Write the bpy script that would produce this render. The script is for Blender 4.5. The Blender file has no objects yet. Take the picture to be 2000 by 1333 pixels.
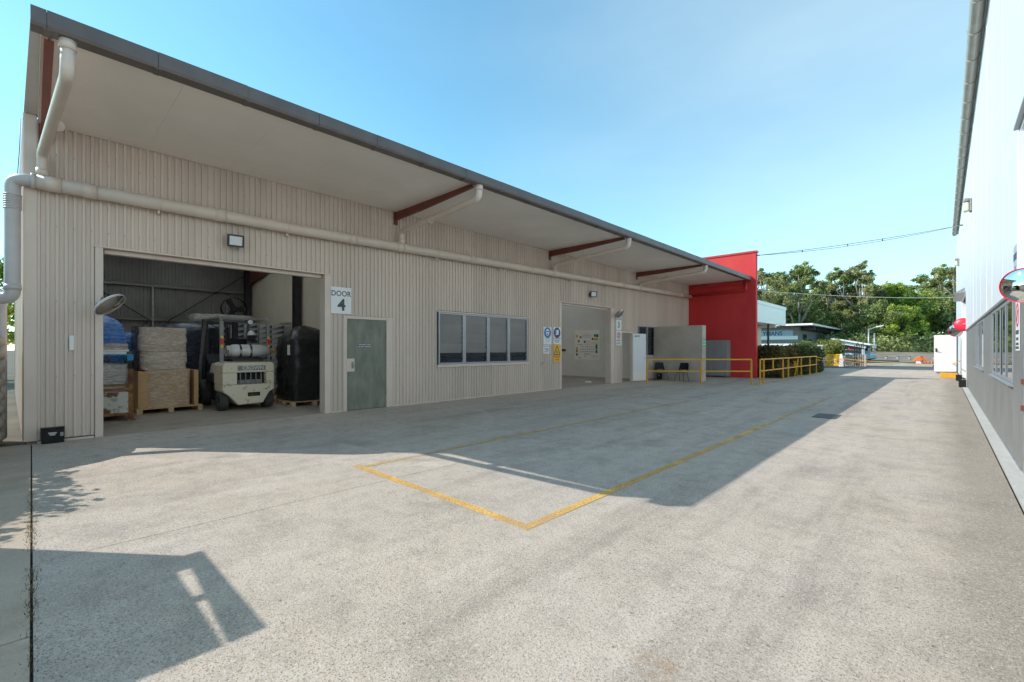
import bpy, math, random
import numpy as np
from math import radians, sin, cos, pi, sqrt
from mathutils import Vector, Matrix, noise as mnoise

random.seed(7)
RNG = np.random.default_rng(7)
scene = bpy.context.scene
COL = scene.collection

# ------------------------------------------------------------------ camera, sky, sun, exposure
cam_data = bpy.data.cameras.new("camera")
cam = bpy.data.objects.new("camera", cam_data)
COL.objects.link(cam)
cam.location = (0.0, 0.0, 1.42)
cam.rotation_euler = (radians(90), 0, radians(43.445))
cam_data.sensor_width = 36.0
cam_data.lens = 16.0
cam_data.shift_y = 0.0078
cam_data.clip_start = 0.05
cam_data.clip_end = 3000
scene.camera = cam

SUN_DIR = Vector((-1.04, -0.825, 1.0)).normalized()      # towards the sun
SUN_EL = math.asin(SUN_DIR.z)
SUN_AZ = math.atan2(SUN_DIR.x, SUN_DIR.y)
world = bpy.data.worlds.new("World")
scene.world = world
world.use_nodes = True
wn, wl = world.node_tree.nodes, world.node_tree.links
wn.clear()
wout = wn.new("ShaderNodeOutputWorld")
wbg = wn.new("ShaderNodeBackground")
wbg.inputs["Strength"].default_value = 0.15
sky = wn.new("ShaderNodeTexSky")
sky.sky_type = "NISHITA"
sky.sun_disc = False
sky.sun_elevation = SUN_EL
sky.sun_rotation = SUN_AZ
sky.altitude = 0
sky.air_density = 1.0
sky.dust_density = 0.1
sky.ozone_density = 1.6
# thin, even cirrus veil made of stretched noise
tc = wn.new("ShaderNodeTexCoord")
mp = wn.new("ShaderNodeMapping")
mp.inputs["Rotation"].default_value = (0, radians(38), radians(25))
mp.inputs["Scale"].default_value = (1.0, 1.0, 3.2)
nz = wn.new("ShaderNodeTexNoise")
nz.inputs["Scale"].default_value = 1.1
nz.inputs["Detail"].default_value = 5
nz.inputs["Roughness"].default_value = 0.5
cr = wn.new("ShaderNodeMapRange")
cr.inputs["From Min"].default_value = 0.42
cr.inputs["From Max"].default_value = 0.78
cr.inputs["To Max"].default_value = 0.14
gm = wn.new("ShaderNodeMix"); gm.data_type = "RGBA"; gm.blend_type = "MULTIPLY"
gm.inputs["Factor"].default_value = 1.0
gm.inputs["B"].default_value = (0.71, 1.05, 0.95, 1)
mx = wn.new("ShaderNodeMix"); mx.data_type = "RGBA"
mx.inputs["B"].default_value = (3.3, 4.15, 4.5, 1)
wl.new(tc.outputs["Generated"], mp.inputs["Vector"])
wl.new(mp.outputs["Vector"], nz.inputs["Vector"])
wl.new(nz.outputs["Fac"], cr.inputs["Value"])
wl.new(sky.outputs["Color"], gm.inputs["A"])
wl.new(gm.outputs["Result"], mx.inputs["A"])
dp = wn.new("ShaderNodeVectorMath"); dp.operation = "DOT_PRODUCT"; dp.inputs[1].default_value = (-0.09, 0.962, 0.256)
wl.new(tc.outputs["Generated"], dp.inputs[0])
veil = wn.new("ShaderNodeMapRange"); veil.interpolation_type = "SMOOTHSTEP"
veil.inputs["From Min"].default_value = 0.70; veil.inputs["From Max"].default_value = 1.0; veil.inputs["To Max"].default_value = 0.34
wl.new(dp.outputs["Value"], veil.inputs["Value"])
vn = wn.new("ShaderNodeMath"); vn.operation = "MULTIPLY"
vr = wn.new("ShaderNodeMapRange"); vr.inputs["From Min"].default_value = 0.3; vr.inputs["From Max"].default_value = 0.65; vr.inputs["To Min"].default_value = 0.45
wl.new(nz.outputs["Fac"], vr.inputs["Value"]); wl.new(vr.outputs["Result"], vn.inputs[0]); wl.new(veil.outputs["Result"], vn.inputs[1])
va = wn.new("ShaderNodeMath"); va.operation = "ADD"; va.use_clamp = True
wl.new(vn.outputs[0], va.inputs[0]); wl.new(cr.outputs["Result"], va.inputs[1])
wl.new(va.outputs[0], mx.inputs["Factor"])
wl.new(mx.outputs["Result"], wbg.inputs["Color"])
wl.new(wbg.outputs["Background"], wout.inputs["Surface"])

sun_data = bpy.data.lights.new("sun", "SUN")
sun_data.energy = 2.85
sun_data.angle = radians(0.35)
sun_data.color = (1.0, 0.975, 0.925)
sun = bpy.data.objects.new("sun", sun_data)
COL.objects.link(sun)
sun.rotation_euler = SUN_DIR.to_track_quat("Z", "Y").to_euler()
sun.location = (-20, -20, 40)

scene.view_settings.view_transform = "Standard"
scene.view_settings.look = "None"
scene.view_settings.gamma = 1
scene.view_settings.use_curve_mapping = False
scene.view_settings.exposure = 0.86
scene.render.engine = "CYCLES"
scene.cycles.use_denoising = True
scene.cycles.max_bounces = 8
scene.cycles.diffuse_bounces = 6
scene.cycles.transparent_max_bounces = 12

# ------------------------------------------------------------------ mesh helpers
ORG = {}


class MB:
    def __init__(self):
        self.v, self.f, self.s = [], [], []

    def add(self, vs, fs, smooth=False):
        o = len(self.v)
        self.v += [tuple(p) for p in vs]
        for f in fs:
            self.f.append(tuple(i + o for i in f))
            self.s.append(smooth)
        return self

    def box(self, a, b):
        x0, y0, z0 = [min(a[i], b[i]) for i in range(3)]
        x1, y1, z1 = [max(a[i], b[i]) for i in range(3)]
        return self.add([(x0, y0, z0), (x1, y0, z0), (x1, y1, z0), (x0, y1, z0), (x0, y0, z1), (x1, y0, z1), (x1, y1, z1), (x0, y1, z1)],
                        [(0, 3, 2, 1), (4, 5, 6, 7), (0, 1, 5, 4), (1, 2, 6, 5), (2, 3, 7, 6), (3, 0, 4, 7)])

    def obox(self, c, x, y, z):
        """box centred at c with half-vectors x, y, z"""
        c, x, y, z = Vector(c), Vector(x), Vector(y), Vector(z)
        vs = [c + sx * x + sy * y + sz * z for sz in (-1, 1) for sx, sy in ((-1, -1), (1, -1), (1, 1), (-1, 1))]
        return self.add(vs, [(0, 3, 2, 1), (4, 5, 6, 7), (0, 1, 5, 4), (1, 2, 6, 5), (2, 3, 7, 6), (3, 0, 4, 7)])

    def bar(self, p, q, w, h=None, up=(0, 0, 1)):
        p, q = Vector(p), Vector(q)
        d = q - p
        u = Vector(up)
        if abs(d.normalized().dot(u)) > 0.98:
            u = Vector((1, 0, 0))
        sx = d.cross(u).normalized()
        sz = sx.cross(d).normalized()
        return self.obox((p + q) / 2, d / 2, sx * w / 2, sz * (h or w) / 2)

    def prism(self, poly, f0, f1):
        """poly: list of 2D points; f0, f1 map a 2D point to the two end faces"""
        n = len(poly)
        vs = [f0(*p) for p in poly] + [f1(*p) for p in poly]
        fs = [tuple(range(n))[::-1], tuple(range(n, 2 * n))]
        for i in range(n):
            j = (i + 1) % n
            fs.append((i, j, n + j, n + i))
        return self.add(vs, fs)

    def tube(self, path, r, n=12, caps=True, smooth=True):
        path = [Vector(p) for p in path]
        rr = r if isinstance(r, (list, tuple)) else [r] * len(path)
        rings = []
        prev = None
        for i, p in enumerate(path):
            if i == 0:
                d = path[1] - p
            elif i == len(path) - 1:
                d = p - path[i - 1]
            else:
                d = (p - path[i - 1]).normalized() + (path[i + 1] - p).normalized()
            d.normalize()
            if prev is None:
                a = d.orthogonal().normalized()
            else:
                a = prev - d * prev.dot(d)
                a.normalize()
            prev = a
            b = d.cross(a)
            rings.append([p + rr[i] * (cos(2 * pi * k / n) * a + sin(2 * pi * k / n) * b) for k in range(n)])
        vs = [q for ring in rings for q in ring]
        fs = []
        for i in range(len(path) - 1):
            for k in range(n):
                k2 = (k + 1) % n
                fs.append((i * n + k, i * n + k2, (i + 1) * n + k2, (i + 1) * n + k))
        self.add(vs, fs, smooth)
        if caps:
            o = len(self.v) - len(vs)
            self.f.append(tuple(o + k for k in range(n))[::-1]); self.s.append(False)
            e = o + (len(path) - 1) * n
            self.f.append(tuple(e + k for k in range(n))); self.s.append(False)
        return self

    def lathe(self, prof, c=(0, 0, 0), axis="Z", n=24, smooth=True):
        """prof: (radius, height) pairs"""
        vs, fs = [], []
        for r, hgt in prof:
            for k in range(n):
                a = 2 * pi * k / n
                p = (r * cos(a), r * sin(a), hgt)
                if axis == "X":
                    p = (p[2], p[0], p[1])
                elif axis == "Y":
                    p = (p[1], p[2], p[0])
                vs.append((p[0] + c[0], p[1] + c[1], p[2] + c[2]))
        for i in range(len(prof) - 1):
            for k in range(n):
                k2 = (k + 1) % n
                fs.append((i * n + k, i * n + k2, (i + 1) * n + k2, (i + 1) * n + k))
        return self.add(vs, fs, smooth)

    def frame(self, M):
        self.v = [tuple(M @ Vector(p)) for p in self.v]
        return self

    def merge(self, other):
        o = len(self.v)
        self.v += other.v
        self.f += [tuple(i + o for i in f) for f in other.f]
        self.s += other.s
        return self


def elbow(p, c, q, r, k=5):
    """path points rounding the corner c between p and q with radius r"""
    p, c, q = Vector(p), Vector(c), Vector(q)
    a = c + (p - c).normalized() * r
    b = c + (q - c).normalized() * r
    return [((1 - t) ** 2) * a + 2 * t * (1 - t) * c + t * t * b for t in [i / k for i in range(k + 1)]]


def tag(o, label=None, cat=None, group=None, kind=None):
    if label: o["label"] = label
    if cat: o["category"] = cat
    if group: o["group"] = group
    if kind: o["kind"] = kind
    return o


def obj(name, mb, mat, parent=None, bevel=0, label=None, cat=None, group=None, kind=None, local=False, seg=2):
    if parent is not None:
        off = (0, 0, 0) if local else ORG.get(parent.name, (0, 0, 0))
        loc = (0, 0, 0)
    else:
        xs, ys, zs = zip(*mb.v)
        off = loc = ((min(xs) + max(xs)) / 2, (min(ys) + max(ys)) / 2, min(zs))
        if kind == "structure":
            off = loc = (0, 0, 0)
    me = bpy.data.meshes.new(name)
    me.from_pydata([(p[0] - off[0], p[1] - off[1], p[2] - off[2]) for p in mb.v], [], mb.f)
    me.polygons.foreach_set("use_smooth", mb.s)
    me.materials.append(mat)
    me.update()
    o = bpy.data.objects.new(name, me)
    COL.objects.link(o)
    o.location = loc
    if parent is not None:
        o.parent = parent
    ORG[o.name] = off
    if bevel:
        m = o.modifiers.new("edge", "BEVEL")
        m.width = bevel; m.segments = seg; m.limit_method = "ANGLE"
    return tag(o, label, cat, group, kind)


def thing(name, label, cat, loc=(0, 0, 0), rz=0, group=None):
    o = bpy.data.objects.new(name, None)
    COL.objects.link(o)
    o.empty_display_size = 0.2
    o.location = loc
    o.rotation_euler = (0, 0, rz)
    ORG[o.name] = tuple(loc)
    return tag(o, label, cat, group)


def copy_tree(o, parent=None):
    c = o.copy()
    COL.objects.link(c)
    if parent is not None:
        c.parent = parent
    ORG[c.name] = ORG.get(o.name, (0, 0, 0))
    for ch in [x for x in bpy.data.objects if x.parent == o]:
        copy_tree(ch, c)
    return c


def place_copy(o, loc, rz=0, label=None, sc=None):
    kids = [x for x in o.children]
    c = copy_tree(o)
    c.location = loc
    c.rotation_euler = (0, 0, rz)
    if sc: c.scale = (sc, sc, sc)
    if label: c["label"] = label
    return c


def basis(o, right, up):
    r, u = Vector(right).normalized(), Vector(up).normalized()
    n = r.cross(u)
    return Matrix(((r.x, u.x, n.x, o[0]), (r.y, u.y, n.y, o[1]), (r.z, u.z, n.z, o[2]), (0, 0, 0, 1)))


def text_mb(body, size, bold=0.0, extrude=0.0012, align="CENTER", spacing=1.0, sx=1.0):
    c = bpy.data.curves.new("lettering", "FONT")
    c.body = body; c.size = size; c.align_x = align; c.align_y = "CENTER"
    c.offset = bold * size; c.extrude = extrude; c.resolution_u = 3
    c.space_character = spacing; c.space_line = 0.9
    o = bpy.data.objects.new("lettering", c)
    COL.objects.link(o)
    dg = bpy.context.evaluated_depsgraph_get()
    me = bpy.data.meshes.new_from_object(o.evaluated_get(dg))
    mb = MB().add([(v.co.x * sx, v.co.y, v.co.z) for v in me.vertices], [tuple(p.vertices) for p in me.polygons])
    bpy.data.objects.remove(o); bpy.data.curves.remove(c); bpy.data.meshes.remove(me)
    return mb


def flat(poly, z0=0.0, z1=0.002):
    return MB().prism(poly, lambda x, y: (x, y, z0), lambda x, y: (x, y, z1))


def disc(cx, cy, r, n=28, ry=None):
    return [(cx + r * cos(2 * pi * k / n), cy + (ry or r) * sin(2 * pi * k / n)) for k in range(n)]


def ring_mb(cx, cy, r0, r1, z0=0.0, z1=0.002, n=32):
    m = MB()
    for k in range(n):
        a, b = 2 * pi * k / n, 2 * pi * (k + 1) / n
        q = [(cx + r0 * cos(a), cy + r0 * sin(a)), (cx + r1 * cos(a), cy + r1 * sin(a)), (cx + r1 * cos(b), cy + r1 * sin(b)), (cx + r0 * cos(b), cy + r0 * sin(b))]
        m.prism(q, lambda x, y: (x, y, z0), lambda x, y: (x, y, z1))
    return m


def rect(x0, y0, x1, y1):
    return [(x0, y0), (x1, y0), (x1, y1), (x0, y1)]


# ------------------------------------------------------------------ materials
def new_mat(name):
    m = bpy.data.materials.new(name)
    m.use_nodes = True
    n, l = m.node_tree.nodes, m.node_tree.links
    return m, n, l, n["Principled BSDF"]


def pbr(name, col, rough=0.6, metal=0.0, var=0.12, scale=3.0, bump=0.0, bscale=60.0, stretch=(1, 1, 1), spec=0.5, col2=None, lo=0.35, hi=0.7, detail=6, rvar=0.0):
    m, n, l, b = new_mat(name)
    t = n.new("ShaderNodeTexCoord")
    mp = n.new("ShaderNodeMapping"); mp.inputs["Scale"].default_value = stretch
    l.new(t.outputs["Object"], mp.inputs["Vector"])
    nz = n.new("ShaderNodeTexNoise")
    nz.inputs["Scale"].default_value = scale; nz.inputs["Detail"].default_value = detail; nz.inputs["Roughness"].default_value = 0.6
    l.new(mp.outputs["Vector"], nz.inputs["Vector"])
    mr = n.new("ShaderNodeMapRange")
    mr.inputs["From Min"].default_value = lo; mr.inputs["From Max"].default_value = hi
    l.new(nz.outputs["Fac"], mr.inputs["Value"])
    mx = n.new("ShaderNodeMix"); mx.data_type = "RGBA"
    c2 = col2 or tuple(min(1, c * (1 + var)) for c in col)
    c1 = col if col2 else tuple(c * (1 - var) for c in col)
    mx.inputs["A"].default_value = (*c1, 1); mx.inputs["B"].default_value = (*c2, 1)
    l.new(mr.outputs["Result"], mx.inputs["Factor"])
    l.new(mx.outputs["Result"], b.inputs["Base Color"])
    b.inputs["Roughness"].default_value = rough
    b.inputs["Metallic"].default_value = metal
    b.inputs["Specular IOR Level"].default_value = spec
    if rvar:
        rr = n.new("ShaderNodeMapRange")
        rr.inputs["To Min"].default_value = max(0.02, rough - rvar); rr.inputs["To Max"].default_value = min(1, rough + rvar)
        l.new(nz.outputs["Fac"], rr.inputs["Value"]); l.new(rr.outputs["Result"], b.inputs["Roughness"])
    if bump:
        n2 = n.new("ShaderNodeTexNoise"); n2.inputs["Scale"].default_value = bscale; n2.inputs["Detail"].default_value = 4
        l.new(mp.outputs["Vector"], n2.inputs["Vector"])
        bp = n.new("ShaderNodeBump"); bp.inputs["Strength"].default_value = bump; bp.inputs["Distance"].default_value = 0.02
        l.new(n2.outputs["Fac"], bp.inputs["Height"]); l.new(bp.outputs["Normal"], b.inputs["Normal"])
    return m


def concrete(name, base, warm, dark, speck=0.75, marks=True, sp_scale=125.0):
    """exposed-aggregate concrete: stains, tyre scuffs, dark and pale grit"""
    m, n, l, b = new_mat(name)
    t = n.new("ShaderNodeTexCoord")
    P = t.outputs["Object"]

    def noise(sc, det=6, ro=0.6, vec=P):
        q = n.new("ShaderNodeTexNoise"); q.inputs["Scale"].default_value = sc; q.inputs["Detail"].default_value = det; q.inputs["Roughness"].default_value = ro
        l.new(vec, q.inputs["Vector"]); return q.outputs["Fac"]

    def rng(v, a, c, lo=0.0, hi=1.0):
        q = n.new("ShaderNodeMapRange"); q.interpolation_type = "SMOOTHSTEP"
        q.inputs["From Min"].default_value = a; q.inputs["From Max"].default_value = c
        q.inputs["To Min"].default_value = lo; q.inputs["To Max"].default_value = hi
        l.new(v, q.inputs["Value"]); return q.outputs["Result"]

    def mix(f, A, B, mode="MIX"):
        q = n.new("ShaderNodeMix"); q.data_type = "RGBA"; q.blend_type = mode
        if isinstance(f, float): q.inputs["Factor"].default_value = f
        else: l.new(f, q.inputs["Factor"])
        for k, v in (("A", A), ("B", B)):
            if isinstance(v, tuple): q.inputs[k].default_value = (*v, 1)
            else: l.new(v, q.inputs[k])
        return q.outputs["Result"]

    def math_(op, a, c=None):
        q = n.new("ShaderNodeMath"); q.operation = op
        for i, v in enumerate((a, c)):
            if v is None: continue
            if isinstance(v, (int, float)): q.inputs[i].default_value = v
            else: l.new(v, q.inputs[i])
        return q.outputs[0]

    c = mix(rng(noise(0.35, 5), 0.35, 0.68), base, warm)
    c = mix(rng(noise(1.3, 8, 0.65), 0.46, 0.74, 0, 0.6), c, dark)
    mp = n.new("ShaderNodeMapping"); mp.inputs["Scale"].default_value = (1.4, 0.16, 1); mp.inputs["Rotation"].default_value = (0, 0, 0.12)
    l.new(P, mp.inputs["Vector"])
    c = mix(rng(noise(1.5, 6, 0.6, mp.outputs["Vector"]), 0.47, 0.68, 0, 0.55), c, tuple(min(0.8, x * 1.22) for x in base))
    c = mix(rng(noise(0.9, 7, 0.7, mp.outputs["Vector"]), 0.5, 0.7, 0, 0.6), c, dark)
    if marks:
        sx = n.new("ShaderNodeSeparateXYZ"); l.new(P, sx.inputs[0])
        ap = math_("ADD", sx.outputs["X"], math_("MULTIPLY", noise(0.7, 4), 1.6))
        c = mix(rng(ap, -7.0, -8.3, 0, 0.55), c, (0.62, 0.515, 0.415))
        c = mix(rng(math_("ADD", sx.outputs["X"], math_("MULTIPLY", noise(2.0, 6), 0.5)), 0.05, 0.55, 0, 0.55), c, (0.2, 0.165, 0.12))
        for (cx, cy, R, w, op, pale) in ((-8.0, 6.5, 4.6, 0.16, 0.30, 1), (-7.0, 7.4, 4.3, 0.14, 0.24, 1), (-9.0, 9.0, 4.2, 0.16, 0.3, 0), (-4.4, 13.5, 2.2, 0.1, 0.34, 1),
                                        (-6.2, 11.0, 3.0, 0.14, 0.3, 0), (-5.5, 17.5, 3.2, 0.12, 0.3, 1), (-8.5, 2.8, 2.1, 0.15, 0.32, 1), (-3.2, 18.0, 2.6, 0.13, 0.26, 0), (-9.8, 3.0, 4.6, 0.14, 0.3, 1), (-10.3, 2.2, 5.4, 0.16, 0.22, 0)):
            sub = n.new("ShaderNodeVectorMath"); sub.operation = "SUBTRACT"; sub.inputs[1].default_value = (cx, cy, 0); l.new(P, sub.inputs[0])
            ln = n.new("ShaderNodeVectorMath"); ln.operation = "LENGTH"; l.new(sub.outputs[0], ln.inputs[0])
            d = math_("ABSOLUTE", math_("SUBTRACT", ln.outputs["Value"], R))
            f = rng(d, w, w * 0.4, 0, min(0.9, op * 1.9))
            f = math_("MULTIPLY", f, rng(noise(1.1, 4, 0.6, sub.outputs[0]), 0.42, 0.62))
            c = mix(f, c, tuple(min(0.85, x * 1.3) for x in base) if pale else tuple(x * 1.12 for x in base))
    if marks:
        for (sx_, sy_, sr, colr, op) in ((-0.93, 1.92, 0.14, (0.34, 0.2, 0.1), 0.6), (-1.27, 9.85, 0.13, (0.3, 0.2, 0.13), 0.5), (-4.2, 5.6, 0.5, (0.17, 0.155, 0.14), 0.4)):
            sub = n.new("ShaderNodeVectorMath"); sub.operation = "SUBTRACT"; sub.inputs[1].default_value = (sx_, sy_, 0); l.new(P, sub.inputs[0])
            ln = n.new("ShaderNodeVectorMath"); ln.operation = "LENGTH"; l.new(sub.outputs[0], ln.inputs[0])
            f = math_("MULTIPLY", rng(ln.outputs["Value"], sr, sr * 0.3, 0, op), rng(noise(14, 5), 0.4, 0.6))
            c = mix(f, c, colr)
    c = mix(rng(noise(5.5, 8, 0.7), 0.42, 0.72, 0, 0.42), c, dark)
    c = mix(rng(noise(70, 3, 0.6), 0.52, 0.64, 0, 0.72 * speck), c, (0.12, 0.105, 0.09))
    c = mix(rng(noise(42, 4, 0.65), 0.54, 0.68, 0, 0.55 * speck), c, (0.66, 0.61, 0.54))
    c = mix(rng(noise(28, 6, 0.7), 0.5, 0.72, 0, 0.35), c, tuple(min(0.8, x * 1.25) for x in base))
    if marks:
        wv = n.new("ShaderNodeTexNoise"); wv.inputs["Scale"].default_value = 1.6; wv.inputs["Detail"].default_value = 6; l.new(P, wv.inputs["Vector"])
        mv = n.new("ShaderNodeVectorMath"); mv.operation = "MULTIPLY_ADD"; mv.inputs[1].default_value = (0.9, 0.9, 0); l.new(wv.outputs["Color"], mv.inputs[0]); l.new(P, mv.inputs[2])
        dr = n.new("ShaderNodeTexVoronoi"); dr.inputs["Scale"].default_value = 1.1; l.new(mv.outputs[0], dr.inputs["Vector"])
        ds = n.new("ShaderNodeSeparateColor"); l.new(dr.outputs["Color"], ds.inputs["Color"])
        f = math_("MULTIPLY", rng(ds.outputs["Red"], 0.74, 0.8), rng(dr.outputs["Distance"], 0.13, 0.03, 0, 0.5))
        c = mix(f, c, (0.13, 0.115, 0.1))
    # grit
    vo = n.new("ShaderNodeTexVoronoi"); vo.inputs["Scale"].default_value = sp_scale; l.new(P, vo.inputs["Vector"])
    rs = n.new("ShaderNodeSeparateColor"); l.new(vo.outputs["Color"], rs.inputs["Color"])
    patch = rng(noise(0.8, 4), 0.3, 0.7, 0.35, 1.0)
    dk = math_("MULTIPLY", math_("MULTIPLY", rng(rs.outputs["Red"], 0.66, 0.8), rng(vo.outputs["Distance"], 0.6, 0.3)), patch)
    c = mix(math_("MULTIPLY", dk, speck), c, (0.07, 0.062, 0.055))
    lt = math_("MULTIPLY", rng(rs.outputs["Green"], 0.7, 0.86), rng(vo.outputs["Distance"], 0.55, 0.3))
    c = mix(math_("MULTIPLY", lt, speck * 0.55), c, (0.62, 0.59, 0.54))
    vo2 = n.new("ShaderNodeTexVoronoi"); vo2.inputs["Scale"].default_value = 13; l.new(P, vo2.inputs["Vector"])
    s2 = n.new("ShaderNodeSeparateColor"); l.new(vo2.outputs["Color"], s2.inputs["Color"])
    sp2 = math_("MULTIPLY", rng(s2.outputs["Blue"], 0.965, 0.98), rng(vo2.outputs["Distance"], 0.16, 0.1))
    c = mix(math_("MULTIPLY", sp2, 0.55), c, (0.1, 0.085, 0.07))
    l.new(c, b.inputs["Base Color"])
    b.inputs["Roughness"].default_value = 0.88
    b.inputs["Specular IOR Level"].default_value = 0.25
    bp = n.new("ShaderNodeBump"); bp.inputs["Strength"].default_value = 0.35; bp.inputs["Distance"].default_value = 0.006
    l.new(vo.outputs["Distance"], bp.inputs["Height"]); l.new(bp.outputs["Normal"], b.inputs["Normal"])
    return m


def worn_paint(name, col, wear=0.5):
    m, n, l, b = new_mat(name)
    b.inputs["Base Color"].default_value = (*col, 1); b.inputs["Roughness"].default_value = 0.75
    t = n.new("ShaderNodeTexCoord")
    tot = None
    for sc, a, c in ((2.2, 0.40, 0.62), (60.0, 0.40, 0.56)):
        q = n.new("ShaderNodeTexNoise"); q.inputs["Scale"].default_value = sc; q.inputs["Detail"].default_value = 6; l.new(t.outputs["Object"], q.inputs["Vector"])
        r = n.new("ShaderNodeMapRange"); r.inputs["From Min"].default_value = a; r.inputs["From Max"].default_value = c; r.inputs["To Max"].default_value = wear
        l.new(q.outputs["Fac"], r.inputs["Value"])
        if tot is None: tot = r.outputs["Result"]
        else:
            ad = n.new("ShaderNodeMath"); ad.operation = "ADD"; ad.use_clamp = True; l.new(tot, ad.inputs[0]); l.new(r.outputs["Result"], ad.inputs[1]); tot = ad.outputs[0]
    tr = n.new("ShaderNodeBsdfTransparent"); ms = n.new("ShaderNodeMixShader")
    l.new(tot, ms.inputs[0]); l.new(b.outputs[0], ms.inputs[1]); l.new(tr.outputs[0], ms.inputs[2])
    l.new(ms.outputs[0], n["Material Output"].inputs["Surface"])
    return m


def leaf_mat(name, a, c, d, sc=0.5):
    m, n, l, b = new_mat(name)
    t = n.new("ShaderNodeTexCoord")
    q = n.new("ShaderNodeTexNoise"); q.inputs["Scale"].default_value = sc; q.inputs["Detail"].default_value = 3; l.new(t.outputs["Object"], q.inputs["Vector"])
    r = n.new("ShaderNodeValToRGB")
    e = r.color_ramp.elements
    e[0].position = 0.3; e[0].color = (*a, 1); e[1].position = 0.7; e[1].color = (*d, 1)
    k = e.new(0.5); k.color = (*c, 1)
    g = n.new("ShaderNodeNewGeometry")
    ad = n.new("ShaderNodeMath"); ad.operation = "MULTIPLY_ADD"; ad.inputs[1].default_value = 0.3
    l.new(g.outputs["Random Per Island"], ad.inputs[0])
    sb = n.new("ShaderNodeMath"); sb.operation = "SUBTRACT"; sb.inputs[1].default_value = 0.15
    l.new(q.outputs["Fac"], sb.inputs[0]); l.new(sb.outputs[0], ad.inputs[2])
    l.new(ad.outputs[0], r.inputs["Fac"])
    l.new(r.outputs["Color"], b.inputs["Base Color"])
    b.inputs["Roughness"].default_value = 0.6
    b.inputs["Specular IOR Level"].default_value = 0.3
    tl = n.new("ShaderNodeBsdfTranslucent"); l.new(r.outputs["Color"], tl.inputs["Color"])
    ms = n.new("ShaderNodeMixShader"); ms.inputs[0].default_value = 0.42
    l.new(b.outputs[0], ms.inputs[1]); l.new(tl.outputs[0], ms.inputs[2])
    l.new(ms.outputs[0], n["Material Output"].inputs["Surface"])
    return m


def wrap_mat(name, col, col2, tint=(0.75, 0.75, 0.74), amount=0.5, rough=0.25):
    """stretch film over goods: glossy, wrinkled, pale streaks of folded film"""
    m, n, l, b = new_mat(name)
    t = n.new("ShaderNodeTexCoord")
    mp = n.new("ShaderNodeMapping"); mp.inputs["Scale"].default_value = (1, 1, 5.5); mp.inputs["Rotation"].default_value = (0.12, 0.1, 0)
    l.new(t.outputs["Object"], mp.inputs["Vector"])
    q = n.new("ShaderNodeTexNoise"); q.inputs["Scale"].default_value = 8; q.inputs["Detail"].default_value = 9; q.inputs["Roughness"].default_value = 0.7; q.inputs["Distortion"].default_value = 0.9
    l.new(mp.outputs["Vector"], q.inputs["Vector"])
    q2 = n.new("ShaderNodeTexNoise"); q2.inputs["Scale"].default_value = 2.2; q2.inputs["Detail"].default_value = 4; l.new(t.outputs["Object"], q2.inputs["Vector"])
    m1 = n.new("ShaderNodeMix"); m1.data_type = "RGBA"; m1.inputs["A"].default_value = (*col, 1); m1.inputs["B"].default_value = (*col2, 1)
    l.new(q2.outputs["Fac"], m1.inputs["Factor"])
    r = n.new("ShaderNodeMapRange"); r.inputs["From Min"].default_value = 0.45; r.inputs["From Max"].default_value = 0.62; r.inputs["To Max"].default_value = amount
    l.new(q.outputs["Fac"], r.inputs["Value"])
    m2 = n.new("ShaderNodeMix"); m2.data_type = "RGBA"; m2.inputs["B"].default_value = (*tint, 1)
    l.new(r.outputs["Result"], m2.inputs["Factor"]); l.new(m1.outputs["Result"], m2.inputs["A"])
    l.new(m2.outputs["Result"], b.inputs["Base Color"])
    b.inputs["Roughness"].default_value = rough
    b.inputs["Coat Weight"].default_value = 0.4; b.inputs["Coat Roughness"].default_value = 0.15
    bp = n.new("ShaderNodeBump"); bp.inputs["Strength"].default_value = 0.85; bp.inputs["Distance"].default_value = 0.05
    l.new(q.outputs["Fac"], bp.inputs["Height"]); l.new(bp.outputs["Normal"], b.inputs["Normal"])
    return m


M = {}
M["clad"] = pbr("painted_steel_cladding", (0.65, 0.54, 0.455), 0.45, 0, 0.075, 1.1, stretch=(1, 1.8, 0.22), rvar=0.1)
_n, _l = M["clad"].node_tree.nodes, M["clad"].node_tree.links
_oi = _n.new("ShaderNodeObjectInfo"); _hv = _n.new("ShaderNodeHueSaturation"); _mr = _n.new("ShaderNodeMapRange")
_mr.inputs["To Min"].default_value = 0.94; _mr.inputs["To Max"].default_value = 1.05
_src = _n["Principled BSDF"].inputs["Base Color"].links[0].from_socket
_l.new(_oi.outputs["Random"], _mr.inputs["Value"]); _l.new(_mr.outputs["Result"], _hv.inputs["Value"]); _l.new(_src, _hv.inputs["Color"]); _l.new(_hv.outputs["Color"], _n["Principled BSDF"].inputs["Base Color"])
M["trim"] = pbr("painted_steel_trim", (0.68, 0.56, 0.47), 0.45, 0, 0.05, 2)
M["gutter"] = pbr("weathered_gutter", (0.5, 0.46, 0.41), 0.4, 0.25, 0.12, 3, rvar=0.1)
M["galv"] = pbr("galvanised_steel", (0.36, 0.365, 0.37), 0.42, 0.55, 0.22, 6, rvar=0.12)
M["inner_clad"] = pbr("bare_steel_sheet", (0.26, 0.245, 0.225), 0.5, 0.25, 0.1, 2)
M["fascia"] = pbr("charcoal_capping", (0.135, 0.114, 0.104), 0.45, 0, 0.12, 3)
M["soffit"] = pbr("white_soffit_board", (0.9, 0.825, 0.75), 0.65, 0, 0.07, 0.5)
M["oxide"] = pbr("red_oxide_steel", (0.19, 0.052, 0.036), 0.6, 0, 0.15, 5)
M["red"] = pbr("red_render", (0.58, 0.024, 0.026), 0.7, 0, 0, 0.9, col2=(0.68, 0.045, 0.042), stretch=(1, 1, 0.35), bump=0.5, bscale=90, detail=9)
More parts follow.
